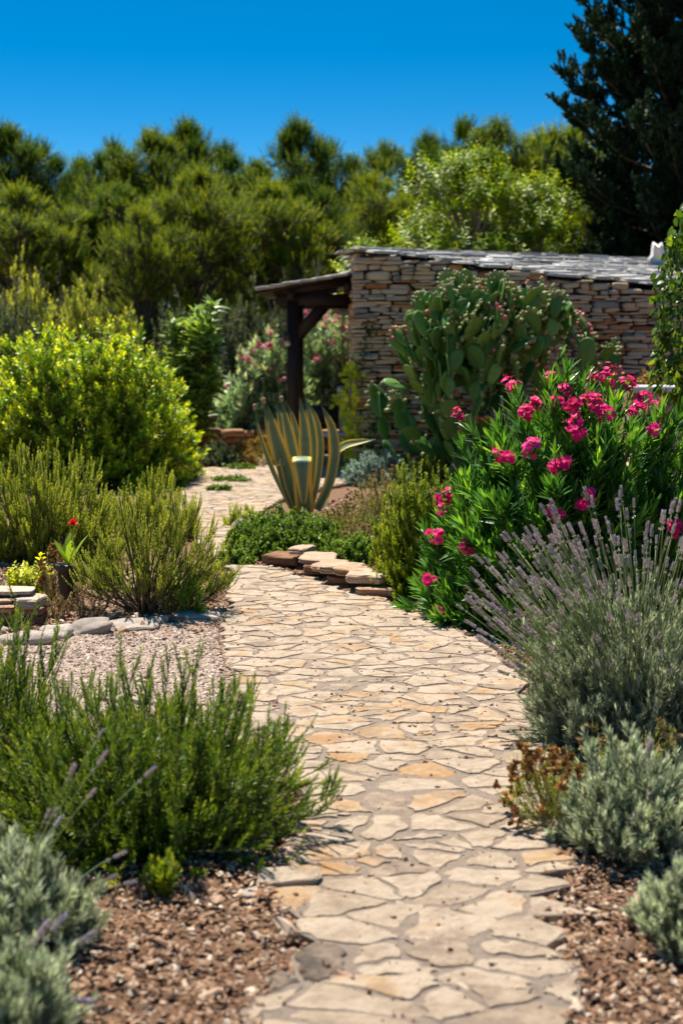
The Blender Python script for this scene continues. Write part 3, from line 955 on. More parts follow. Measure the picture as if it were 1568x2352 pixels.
def stack_right():
    # a low dry stack curving along the bed: (px, py of lower front edge, width px, height px, z, label, tint)
    rows = [
        (660, 1303, 96, 28, 0.04, 'long rusty slab at the far end of the low bed wall under the ground cover', 0.05),
        (650, 1312, 60, 26, -0.015, 'dark stone under the long rusty slab at the far end of the bed wall', 0.25),
        (694, 1287, 40, 20, 0.125, 'small pale block on top near the far end of the bed wall', 0.85),
        (702, 1316, 40, 26, -0.015, 'brown stone in the bottom course below the small pale top block', 0.12),
        (730, 1300, 76, 17, 0.105, 'thin grey flat slab resting beside the small pale top block', 0.80),
        (732, 1322, 60, 28, 0.04, 'orange brown stone under the thin grey slab of the bed wall', 0.08),
        (758, 1324, 66, 20, 0.09, 'pale slab third from the far end of the bed wall top course', 0.70),
        (762, 1348, 44, 24, -0.015, 'small pale rock fallen in front of the middle of the bed wall', 0.75),
        (786, 1334, 88, 26, 0.095, 'broad grey slab in the middle of the bed wall top course', 0.82),
        (790, 1350, 70, 26, 0.035, 'brown stone beneath the broad grey middle slab', 0.18),
        (790, 1366, 54, 30, -0.015, 'rounded base stone under the middle of the bed wall', 0.40),
        (812, 1346, 72, 25, 0.105, 'tan topped block wedged beside the broad grey middle slab', 0.68),
        (828, 1374, 58, 34, -0.015, 'rust coloured upright stone at the foot of the bed wall near end', 0.15),
        (848, 1356, 96, 28, 0.095, 'large cream topped slab near the rosemary end of the bed wall', 0.90),
        (866, 1384, 80, 22, -0.015, 'low brown stone under the slab closest to the tall rosemary', 0.20),
        (866, 1372, 84, 26, 0.030, 'low flat slab closest to the tall rosemary, end of the bed wall', 0.66),
        (880, 1388, 34, 26, -0.02, 'small grey rock beside the straw plant at the wall end', 0.60)]
    for i, (x, y, wp, hp, z, lab, ti) in enumerate(rows):
        d = G(640 if x < 640 else x, np.interp(x, [640, 700, 760, 820, 880], [1306, 1322, 1345, 1368, 1384]))[1] + 0.10
        p = A(x, y, d)
        stone(lab, p[0], d + (0.06 if i in (2, 4) else 0), z, Sx(wp, d) * 1.04, 0.24, Sx(hp, d) * 0.70, 180 + i, 'rust_stone', -0.35 + rs.normal(0, 0.12), 'stones of the low bed wall', ti * 0.8, (rs.normal(0, 0.05), rs.normal(0, 0.04)), 0.38, 0.075, name='wall_stone')


stack_right()
p = G(556, 1222); stone('lone grey rock at the path edge beside the ground cover', p[0], p[1] + 0.08, -0.02, 0.17, 0.15, 0.11, 230, 'edging', 0.3, None, 0.15, (0, 0), 0.6, 0.12, 'rock', 'grey_rock')
p = G(585, 2062); stone('small loose grey flake lying left of the path edge', p[0], p[1], 0.0, 0.075, 0.05, 0.022, 231, 'edging', 0.4, None, 0.5, (0, 0.1), 0.5, 0.1, 'stone', 'loose_stone')
p = G(690, 2045); stone('pale loose slab tilted on the left rim of the path', p[0] - 0.03, p[1], 0.022, 0.17, 0.10, 0.028, 232, 'flag', 0.15, None, 0.66, (0.05, 0.05), 0.4, 0.07, 'stone', 'loose_slab')

# ------------------------------------------------------------------ stone house
HX0, HX1, HD = 0.15, 5.7, 16.1
RIDGE_Z = 2.50
RU = np.array([0.853, 0.521])                 # ridge direction
RN = np.array([0.521, -0.853])                # downhill to the front
SLOPE = 0.232


def roof_z(x, y):
    q = (x - HX0) * RN[0] + (y - HD) * RN[1]
    return RIDGE_Z - SLOPE * np.abs(q)


def rubble(g, x0, x1, zmax, place, rng, depth=0.10):
    """courses of flat rubble; place(u, z) -> world of the face plane"""
    z = -0.03
    while z < 2.7:
        hc = rng.choice([0.030, 0.042, 0.055, 0.074, 0.10], p=[0.26, 0.30, 0.24, 0.14, 0.06])
        u = x0 - 0.02
        while u < x1:
            ln = rng.uniform(0.09, 0.30) * (1.25 if rng.uniform() < 0.25 else 1.0)
            ln = min(ln, x1 + 0.02 - u) if x1 - u - ln < 0.07 else ln
            uc = u + ln / 2
            if z + hc * 0.6 < zmax(uc):
                hh = hc * rng.uniform(0.82, 1.03)
                zz = z + hc / 2 + rng.normal(0, 0.006)
                tint = np.clip(rng.normal(0.63, 0.17), 0.22, 1)
                if rng.uniform() < 0.06: tint = rng.uniform(0, 0.16)
                if hc > 0.062 and rng.uniform() < 0.42:      # two thin stones in one course
                    k_ = rng.uniform(0.38, 0.62)
                    place(g, uc + rng.normal(0, 0.01), z + hc * k_ / 2, ln * rng.uniform(0.9, 1.0), hc * k_ * 0.95, tint, rng)
                    place(g, uc + rng.normal(0, 0.01), z + hc * (1 + k_) / 2, ln * rng.uniform(0.85, 1.0), hc * (1 - k_) * 0.95, np.clip(tint + rng.normal(0, 0.15), 0, 1), rng)
                else:
                    place(g, uc, zz, ln * rng.uniform(0.93, 0.98), hh, tint, rng)
            u += ln
        z += hc


def house():
    rng = np.random.default_rng(12)
    root = thing('stone_house', 'low dry stone house with a grey slab roof sloping down to the right', 'house', (HX0, HD, 0))
    o0 = np.array([HX0, HD, 0])
    g = Geo()

    def front(g, u, z, ln, hh, tint, r):
        # a patch of redder stones in the middle of the wall
        if abs(u - 2.95) < 0.22 and 1.0 < z < 1.75 and r.uniform() < 0.6: tint = r.uniform(0.0, 0.16)
        rock_geo(g, (u - HX0, r.normal(0.035, 0.016), z), (ln / 2, 0.075, hh / 2), r, 14, 7, r.uniform(0.22, 0.42), 0.07, r.normal(0, 0.05), tint, 0, (r.normal(0, 0.045), 0), 1.7)

    def side(g, u, z, ln, hh, tint, r):
        rock_geo(g, (r.normal(0.035, 0.011), u, z), (0.075, ln / 2, hh / 2), r, 10, 6, 0.33, 0.055, r.normal(0, 0.03), tint, 0)
    rubble(g, HX0, HX1, lambda u: roof_z(u, HD) - 0.01, front, rng)
    rubble(g, 0.12, 3.4, lambda v: roof_z(HX0, HD + v) - 0.01, side, rng)
    # core behind the stones
    zf = lambda x, y: float(roof_z(x, y)) - 0.03
    a = 0.06
    c = [(HX0 + a, HD + a), (HX1, HD + a), (HX1, HD + 3.4), (HX0 + a, HD + 3.4)]
    V = np.array([(x - HX0, y - HD, -0.05) for x, y in c] + [(x - HX0, y - HD, zf(x, y)) for x, y in c])
    g.add(V, [[0, 1, 5, 4], [1, 2, 6, 5], [2, 3, 7, 6], [3, 0, 4, 7]], 0.4, 1)
    g.build('wall', [M['wall'], M['wallcore']], root)
    # roof slabs in courses that follow the contour of each slope
    r = Geo()
    for sgn in (1, -1):
        q = 0.02
        row = 0
        while q < 3.4:
            s = -1.2
            while s < 7.2:
                ln = rng.uniform(0.22, 0.55)
                wd = rng.uniform(0.19, 0.25)
                cs = s + ln / 2
                xy = RU * cs + RN * q * sgn
                x, y = HX0 + xy[0], HD + xy[1]
                # front verge: small ragged overhang
                if -0.10 < xy[0] < 5.7 and -0.05 < xy[1] < 3.6:
                    th = rng.uniform(0.024, 0.042)
                    zc = roof_z(x, y) + 0.03 + rng.normal(0, 0.006)
                    gg = Geo()
                    slab_geo(gg, (0, 0, 0), (ln / 2 * 1.0, wd / 2, th / 2), rng, 0, np.clip(rng.normal(0.5, 0.25), 0, 1), 0, (rng.normal(0, 0.015), 0), 10, 4)
                    Vv = gg.v[0]
                    dz = -SLOPE * 0.45 * Vv[:, 1]
                    P2 = RU[None] * Vv[:, :1] + (RN * sgn)[None] * Vv[:, 1:2]
                    W = np.c_[P2[:, 0] + xy[0], P2[:, 1] + xy[1], Vv[:, 2] + zc + dz]
                    n0 = r.n
                    r.add(W, gg.f[0], gg.t[0])
                    r.f.append(gg.f[1] + n0); r.m.append(gg.m[1])
                s += ln
            q += 0.150
            row += 1
    r.build('roof', M['slab'], root, smooth=False)


house()
p = A(1508, 600, 17.9)
g = Geo()
ol = np.array([(-0.095, 0), (0.09, 0), (0.10, 0.06), (0.062, 0.24), (0.045, 0.27), (0.005, 0.235), (-0.055, 0.275), (-0.07, 0.22), (-0.075, 0.12), (-0.115, 0.07)])
kk = len(ol)
Vr = np.concatenate([np.c_[ol * sc_, np.zeros((kk, 1))][:, [0, 2, 1]] + [0, y_, 0.0] for sc_, y_ in ((0.86, -0.055), (1.0, -0.03), (1.0, 0.03), (0.86, 0.055))])
g.add(Vr, grid_faces(1, 4, kk, True), 0.6)
g.f.append(np.arange(kk)[None] + g.n - len(Vr)); g.m.append(np.zeros(1, int))
g.f.append(np.arange(kk)[None, ::-1] + g.n - kk); g.m.append(np.zeros(1, int))
o = g.build('white_rock', M['whiteslab']); o.location = (p[0], 17.9, float(roof_z(p[0], 17.9)) + 0.045)
tag(o, 'white pointed rock standing on the house roof ridge', 'rock')


def pergola():
    root = thing('pergola', 'dark timber lean-to shelter with slab roof against the house corner', 'pergola', (-0.55, 16.55, 0))
    loc = np.array([-0.55, 16.55, 0])
    F = lambda *a: np.array(a, float) - loc
    d = 16.6
    xp = A(672, 800, d)[0]
    zt = 1.96
    for k, yy in enumerate((16.6, 18.9)):
        g = Geo(); bar_geo(g, F(xp, yy, -0.02), F(xp, yy, zt), 0.062, 0.062, 0.4)
        g.build('post', M['darkwood'], root)
        g = Geo(); bar_geo(g, F(xp + 0.03, yy, 1.56), F(xp + 0.36, yy, zt - 0.02), 0.045, 0.05, 0.5)
        g.build('brace', M['darkwood'], root)
        g = Geo(); bar_geo(g, F(xp - 0.19, yy, zt + 0.02), F(HX0 - 0.03, yy, zt + 0.02), 0.05, 0.062, 0.35)
        g.build('tie_beam', M['darkwood'], root)
        g = Geo(); bar_geo(g, F(xp - 0.22, yy, zt + 0.10), F(HX0 - 0.03, yy, 2.20), 0.045, 0.045, 0.45)
        g.build('rafter', M['darkwood'], root)
    for x, z in ((xp - 0.02, zt + 0.062), (HX0 - 0.08, 2.12)):
        g = Geo(); bar_geo(g, F(x, 16.35, z), F(x, 19.1, z), 0.04, 0.045, 0.4)
        g.build('purlin', M['darkwood'], root)
    # deck boards + slabs
    rng = np.random.default_rng(3)
    zl = lambda x: 2.285 + (x - HX0) * (0.19 / 1.08)
    g = Geo()
    bar_geo(g, F(HX0 - 1.12, 17.7, zl(HX0 - 1.12) - 0.035), F(HX0 - 0.02, 17.7, zl(HX0 - 0.02) - 0.035), 1.35, 0.012, 0.3)
    g.build('roof_boards', M['darkwood'], root)
    g = Geo()
    x = HX0 - 1.10
    sl_ = math.atan(0.19 / 1.08)
    while x < HX0 - 0.10:
        y = 16.28
        while y < 19.1:
            ly = rng.uniform(0.3, 0.55); lx = rng.uniform(0.22, 0.27)
            rock_geo(g, F(x + 0.09, y + ly / 2, zl(x + 0.09) + rng.normal(0, 0.004)), (lx / 2, ly / 2, 0.018), rng, 14, 6, 0.36, 0.06, 0, np.clip(rng.normal(0.5, 0.15), 0, 1), 0, (0.10, 0))
            y += ly
        x += 0.16
    g.build('roof_slabs', M['slab'], root)
    lamp = thing('wall_lamp', 'small black lamp with frosted glass fixed to the dark pergola post', 'lamp', (xp - 0.055, 16.50, 1.50))
    g = Geo(); box_geo(g, (0, 0, 0.06), (0.045, 0.045, 0.05), 0, 0.5); g.build('housing', M['blackpot'], lamp)
    g = Geo(); lathe_geo(g, [(0.0, 0.0), (0.028, 0.005), (0.036, -0.02), (0.034, -0.05), (0.0, -0.06)], 14, (0, 0, 0.005), 0.5); g.build('lamp_glass', M['lampglass'], lamp)


pergola()


def stone_bench():
    d = 17.3
    x0 = A(780, 900, d)[0]
    root = thing('garden_fireplace', 'pink rendered pier with pale slab tops beside the house corner', 'fireplace', (x0, d, 0))
    g = Geo(); box_geo(g, (0.22, 0.05, 0.44), (0.23, 0.25, 0.46), 0, 0.5); g.build('pier', M['plaster'], root)
    g = Geo(); box_geo(g, (0.22, 0.05, 0.925), (0.25, 0.28, 0.025), 0, 0.6); g.build('top_slab', M['whiteslab'], root)
    g = Geo(); box_geo(g, (-0.28, 0.12, 0.62), (0.27, 0.2, 0.10), 0, 0.4); g.build('opening_shade', M['blackpot'], root)  # block in pot black, stands in for the shade inside an opening
    g = Geo(); box_geo(g, (-0.08, -0.32, 0.40), (0.34, 0.16, 0.025), 0, 0.6); g.build('seat_slab', M['whiteslab'], root)
    for sx in (-0.34, 0.18):
        g = Geo(); box_geo(g, (sx, -0.32, 0.18), (0.07, 0.13, 0.195), 0, 0.5); g.build('support', M['plaster'], root)


stone_bench()


def low_walls():
    rng = np.random.default_rng(44)
    g = Geo()
    z = -0.02
    for c in range(4):
        x = -2.4
        while x < 0.95:
            ln = rng.uniform(0.14, 0.34)
            rock_geo(g, (x + ln / 2 - (-2.4), rng.normal(0, 0.01), z + 0.045), (ln / 2, 0.15, 0.047), rng, 12, 7, 0.4, 0.07, 0, rng.uniform(0, 0.5))
            x += ln
        z += 0.092
    o = g.build('low_stone_wall', M['rust_stone'], loc=(-2.4, 18.7, 0))
    tag(o, 'low reddish dry stone wall in shade below the pale pink oleander', 'wall')
    # raised planter at the right with a pale coping
    d = 12.4
    xl = A(1452, 900, d)[0]
    root = thing('raised_planter', 'raised stone planter with pale coping behind the pink oleander', 'planter', (xl, d, 0))
    g = Geo()
    z = -0.02
    while z < 1.0:
        x = 0
        hc = rng.uniform(0.07, 0.12)
        while x < 2.2:
            ln = rng.uniform(0.15, 0.36)
            rock_geo(g, (x + ln / 2, 0.08, z + hc / 2), (ln / 2, 0.12, hc / 2 * 0.98), rng, 12, 7, 0.36, 0.06, 0, np.clip(rng.normal(0.6, 0.2), 0, 1))
            x += ln
        z += hc
    g.add(np.array([[0.05, 0.1, 0], [2.2, 0.1, 0], [2.2, 1.1, 0], [0.05, 1.1, 0], [0.05, 0.1, 1.06], [2.2, 0.1, 1.06], [2.2, 1.1, 1.06], [0.05, 1.1, 1.06]]),
          [[0, 1, 5, 4], [1, 2, 6, 5], [2, 3, 7, 6], [3, 0, 4, 7], [4, 5, 6, 7]], 0.4, 1)
    g.build('planter_wall', [M['wall'], M['soil']], root)
    g = Geo(); box_geo(g, (1.1, 0.07, 1.10), (1.13, 0.17, 0.03), 0, 0.5); g.build('coping', M['whiteslab'], root)
    t = thing('black_tub', 'round black tub on the low reddish wall beside the bright shrub', 'tub', tuple(A(478, 985, 18.7)))
    t.location.z = 0.37
    g = Geo(); lathe_geo(g, [(0.0, 0.0), (0.10, 0.0), (0.125, 0.13), (0.138, 0.135), (0.138, 0.16), (0.122, 0.16), (0.115, 0.12), (0.0, 0.12)], 24, (0, 0, 0)); g.build('tub_shell', M['blackpot'], t)


low_walls()


def black_pot():
    p = G(157, 1402)
    root = thing('plant_pot', 'black plastic plant pot with a red flowering plant', 'plant pot', (p[0], p[1] + 0.06, 0))
    g = Geo()
    lathe_geo(g, [(0.0, 0.0), (0.050, 0.0), (0.053, 0.02), (0.066, 0.225), (0.078, 0.228), (0.080, 0.255), (0.076, 0.262), (0.066, 0.258), (0.063, 0.235), (0.0, 0.232)], 32, (0, 0, 0))
    g.build('pot', M['blackpot'], root)
    g = Geo(); lathe_geo(g, [(0.062, 0.236), (0.03, 0.243), (0.0, 0.246)], 16); g.build('potting_soil', M['soil'], root)
    canna = thing('potted_canna', 'red flowered broad leaf plant growing in the black pot', 'potted plant', (p[0], p[1] + 0.06, 0.24))
    rng = np.random.default_rng(4)
    g = Geo()
    n = 5
    P = np.tile([0, 0, 0.0], (n, 1)) + rng.normal(0, 0.012, (n, 3)) * [1, 1, 0]
    a = np.array([2.7, 0.3, 1.6, 3.6, 5.0])
    D = np.stack([np.cos(a) * 0.35, np.sin(a) * 0.35, np.ones(n)], -1)
    leaves(g, P, D, np.tile([0, 0, 1.0], (n, 1)) - D * 0.5, rng.uniform(0.15, 0.22, n), 0.055, [0.15, 0.6, 1.0, 0.85, 0.05], 0.2, 0.25, rng.uniform(0.4, 1, n))
    g.build('leaf_blades', M['grass'], canna)
    g = Geo()
    C = np.array([[[0, 0, 0], [0.01, 0, 0.12], [0.03, 0, 0.25]]]); tubes(g, C, np.full((1, 3), 0.004), 6)
    g.build('stem', M['grass'], canna)
    g = Geo()
    n = 9
    D = unit(rng.normal(0, 1, (n, 3)) + [0, 0, 0.7])
    leaves(g, np.tile([0.03, 0, 0.25], (n, 1)), D, np.cross(D, [1, 0.2, 0]), 0.035, 0.026, [0.4, 1, 0.9, 0.2], 0.3, 0.1, rng.uniform(0, 1, n))
    g.build('flower', M['red'], canna)


black_pot()

# ------------------------------------------------------------------ front plants
rosemary('large green rosemary spilling onto the path in the left foreground', (-0.62, 4.36, 0), 0.68, 0.66, 0.60, 470, 11, zlow=-0.04, lump=0.16, rmin=0.4)
rosemary('dark upright rosemary at the left edge behind the large spreading rosemary', (-1.28, 4.75, 0), 0.42, 0.45, 0.64, 240, 12, arch=0.2)
p = G(362, 2085)
rosemary('small bright rosemary sprig in front of the large rosemary', (p[0], p[1] + 0.06, 0), 0.06, 0.05, 0.14, 16, 13, per=3, side=0.07, leaf=dict(tint=(0.7, 0.12), m=24, m_main=40), zlow=0.3)
lavender('grey lavender at the left edge, its stalks leaning right over the mulch', (-0.84, 3.52, 0), 0.23, 0.25, 0.32, 170, 21, 12, 0.36, (-0.15, 0.35, 0.85), st_tilt=1.1, spike=0.78)
lavender('small grey lavender cushion in the bottom left corner', (-0.76, 2.98, 0), 0.18, 0.2, 0.22, 150, 22, 5, 0.16, (0.1, 0.4, 0.6), st_tilt=1.0)
lavender('big flowering lavender beside the path in front of the pink oleander', (1.14, 5.35, 0), 0.58, 0.52, 0.70, 760, 23, 380, 0.46, (2.75, 0.8, 0.42), st_tilt=0.95, spike=0.9)
lavender('round silver lavender cushion nearly without flowers right of the dry brown plant', (0.93, 4.22, 0), 0.30, 0.30, 0.30, 210, 24, 5, 0.12, (2.6, 0.5, 0.5), leafw=0.006)
lavender('smaller silver lavender cushion at the lower right edge', (0.90, 3.48, 0), 0.15, 0.16, 0.22, 100, 25, 2, 0.10, None, leafw=0.006)
p = G(1205, 1180)
lavender('lavender with a few spikes peeping out behind the pink oleander', (1.16, 8.75, 0), 0.25, 0.2, 0.55, 60, 26, 26, 0.75, None, st_tilt=0.35)


def heads(g, P, size, rng, mat=0, nb=9, tint=(0.5, 0.2)):
    """little flower or seed heads: tufts of short petals"""
    n = len(P)
    D = unit(rng.normal(0, 1, (n, nb, 3)) + [0, 0, 0.5])
    Q = np.repeat(P[:, None], nb, 1)
    U = np.cross(D, rng.normal(0, 1, (n, nb, 3)))
    s = np.repeat(np.broadcast_to(size, (n,)), nb)
    ti = np.clip(np.repeat(rng.normal(tint[0], tint[1], n), nb) + rng.normal(0, 0.1, n * nb), 0, 1)
    leaves(g, Q.reshape(-1, 3), D.reshape(-1, 3), U.reshape(-1, 3), s, s * 0.8, [0.6, 1.0, 0.6], 0.1, 0, ti, mat)


def dry_plant(name, label, cat, loc, rx, ry, h, n, seed, leafm, headm, per=4, hsize=0.012, lean=(0, 0), leafn=8, group=None, side=0.08, leafL=0.018, zlow=0.3, hfrac=1.0, nb=9, lw=0.003):
    root, E, Mn, rng = shrub(name, label, cat, loc, rx, ry, h, n, dict(m=leafn, m_main=leafn * 2, L=leafL, W=lw, ang=0.7, prof=NEEDLE, tint=(0.45, 0.2)), seed,
                             (M[leafm], M['straw']), per=per, side=side, spread=0.8, up=0.5, base=0.25, stem_r=0.0022, lean=lean, zlow=zlow, group=group, rmin=0.7)
    g = Geo()
    P = E[rng.uniform(0, 1, len(E)) < hfrac]
    P2 = P + rng.normal(0, 0.018, P.shape)
    heads(g, np.concatenate([P, P2]), hsize, rng, 0, nb)
    g.build('flower_heads', M[headm], root)
    return root


p = G(1300, 1935)
dry_plant('dry_bush', 'dry brown seed headed plant leaning over the path beside the silver cushion', 'dry plant', (p[0] + 0.02, p[1] + 0.10, 0), 0.20, 0.18, 0.30, 60, 41, 'olivegreen', 'drybrown', per=5, hsize=0.017, lean=(-0.45, 0.05), zlow=0.15)
dry_plant('dry_bush', 'thin dry stalks with tan buds between the big lavender and the silver cushion', 'dry plant', (1.0, 4.72, 0), 0.26, 0.16, 0.28, 36, 42, 'olivegreen', 'straw', per=4, hsize=0.013, zlow=0.2)
p = G(905, 1372)
dry_plant('straw_plant', 'pale straw coloured dry plant squeezed between bed wall and tall rosemary', 'dry plant', (p[0] - 0.02, p[1] + 0.2, 0), 0.13, 0.2, 0.34, 60, 43, 'straw', 'straw', per=5, hsize=0.012, zlow=0.1, leafn=10)


# ------------------------------------------------------------------ pink oleander
def oleander():
    loc = np.array([1.27, 7.75, 0])
    RX, RY, H = 0.86, 0.66, 1.34
    leaf = dict(m=24, m_main=36, per=3, L=0.135, W=0.021, ang=0.72, prof=LANCE, bend=0.06, fold=0.25, tint=(0.46, 0.14), shoot_tint=0.12, tip_tint=0.40, angtip=0.28)
    root, E, Mn, rng = shrub('oleander_bush', 'lush oleander with magenta flowers overhanging the right of the path', 'oleander', tuple(loc), RX, RY, H, 190, leaf, 61,
                             (M['oleander'], M['palebark']), per=4, side=0.26, spread=0.62, up=0.35, base=0.22, stem_r=0.006, arch=0.42, rmin=0.72, zlow=-0.12, lump=0.10, main_t0=0.55, t0=0.35, floor=0.03)
    cl = [(1175, 882, 1.0), (1262, 872, 1.05), (1298, 893, .6), (1362, 868, .7), (1400, 860, 1.25), (1440, 878, .7), (1452, 897, .55), (1478, 915, 1.05), (1512, 932, .9), (1462, 940, .8), (1050, 952, .7), (1208, 945, .9), (1228, 930, .7),
          (1310, 935, .95), (1275, 925, .6), (1368, 928, .9), (1388, 948, .8), (1352, 912, .6), (1322, 968, .8), (1308, 992, .75), (1330, 990, .7), (1218, 1028, .9), (1143, 1046, .75), (1168, 1048, .5), (1283, 1075, 1.0), (1299, 1055, .45),
          (1017, 1138, .85), (1015, 1170, .6), (997, 1232, .85), (1072, 1253, .75), (987, 1333, .8), (1006, 1407, .55), (1350, 1142, .7), (1342, 1158, .45), (1280, 1185, .6), (1266, 1170, .4), (1556, 1212, .8), (1500, 985, .5)]
    gs, gl = Geo(), Geo()
    for i, (x, y, s) in enumerate(cl):
        # where the line of sight meets the crown
        best, bd = None, 9
        for d in np.linspace(loc[1] - RY, loc[1] + 0.1, 60):
            q = A(x, y, d) - loc
            u = math.sqrt((q[0] / RX) ** 2 + (q[1] / RY) ** 2 + (max(q[2], 0) / H) ** 2)
            if abs(u - 1.0) < bd: best, bd = q, abs(u - 1.0)
        pos = best
        g = Geo()
        nf = int(13 * s * rng.uniform(0.85, 1.25)) + 3
        out = unit(pos * [1 / RX ** 2, 1 / RY ** 2, 0.9 / H ** 2] + [0, 0, 0.5])
        offs = rng.normal(0, 1, (nf, 3)); offs = unit(offs) * (rng.uniform(0.25, 1, (nf, 1)) ** 0.5) * np.array([0.050, 0.045, 0.052]) * s ** 0.7 * rng.uniform(0.75, 1.2, 3)
        base_t = rng.normal(0.45, 0.14)
        for k in range(nf):
            dn = unit(out * 0.8 + offs[k] / 0.05 + np.array([0, -0.35, 0.1]))
            X, Y = perp(dn[None])
            a = np.arange(5) / 5 * 2 * PI + rng.uniform(0, 6)
            D = X * np.cos(a)[:, None] + Y * np.sin(a)[:, None] + dn * 0.45
            sz = 0.0185 * rng.uniform(0.75, 1.2)
            leaves(g, np.tile(offs[k], (5, 1)), D, np.tile(dn, (5, 1)), sz, sz * 0.9, [0.3, 0.9, 1.0, 0.55], 0.25, 0.15, np.clip(base_t + rng.normal(0, 0.14, 5), 0, 1))
        nbud = int(6 * s)
        bo = offs[:1] * 0 + out * 0.035 + rng.normal(0, 0.016, (nbud, 3))
        leaves(g, bo, np.tile(out, (nbud, 1)) + rng.normal(0, 0.3, (nbud, 3)), rng.normal(0, 1, (nbud, 3)), 0.016, 0.006, [0.5, 1, 0.2], 0, 0.6, np.full(nbud, 0.15))
        g.build('flower_cluster', M['pink'], root, True, tuple(pos))
        st = pos - out * 0.22; st[2] = max(st[2], 0.02)
        Cc = bez(st[None], ((st + pos) / 2 + [0, 0, 0.01])[None], pos[None], 5)
        tubes(gs, Cc, np.full((1, 5), 0.003), 4, 0.5)
        whorl(gl, Cc, 21, 0.115, 0.018, 0.75, LANCE, rng, 0.0, 0.85, 0.06, 0.25, (0.55, 0.12), 0.1, 0.3, 0, 3, angtip=0.5)
    gs.build('flower_stalks', M['oleander'], root)
    gl.build('upper_foliage', M['oleander'], root)


oleander()

# ------------------------------------------------------------------ middle plants
rosemary('tall light green rosemary between the bed wall and the pink oleander', (0.47, 8.55, 0), 0.32, 0.30, 0.84, 460, 14, arch=0.3, per=7, side=0.13, leaf=dict(tint=(0.66, 0.15), W=0.0062, L=0.026), lump=0.1, up=0.7, spread=0.6, zlow=-0.05, base=0.55)
COV = dict(m=12, m_main=16, L=0.021, W=0.012, ang=0.9, prof=OVAL, bend=0.1, fold=0.15, tint=(0.45, 0.17), shoot_tint=0.15, tip_tint=0.45, angtip=0.55)


def cover(label, loc, rx, ry, h, n, seed):
    return shrub('ground_cover', label, 'ground cover', loc, rx, ry, h, n, dict(COV), seed, (M['cover'], M['bark']), per=5, side=0.07, spread=0.7, up=0.5, base=0.7, stem_r=0.003,
                 arch=0.35, rmin=0.75, zlow=0.0, lump=0.16, main_t0=0.6, group='green ground cover cushions in the agave bed')


cover('wide cushion of dark green ground cover in front of the agave', (-0.40, 10.25, 0), 0.50, 0.55, 0.30, 760, 71)
cover('small rounded ground cover cushion behind the middle of the bed wall', (0.09, 9.45, 0), 0.22, 0.26, 0.24, 260, 72)
cover('low ground cover tuft at the left foot of the wide cushion', (-0.72, 9.55, 0), 0.13, 0.14, 0.11, 90, 73)
shrub('yellow_green_tuft', 'yellow green leafy tuft beside the left foot of the agave', 'plant', (-0.80, 11.5, 0), 0.16, 0.2, 0.22, 60, dict(m=16, L=0.03, W=0.006, ang=0.6, prof=NEEDLE, tint=(0.6, 0.15), tip_tint=0.3), 74, (M['olivegreen'], M['bark']), per=4, side=0.08, base=0.5)


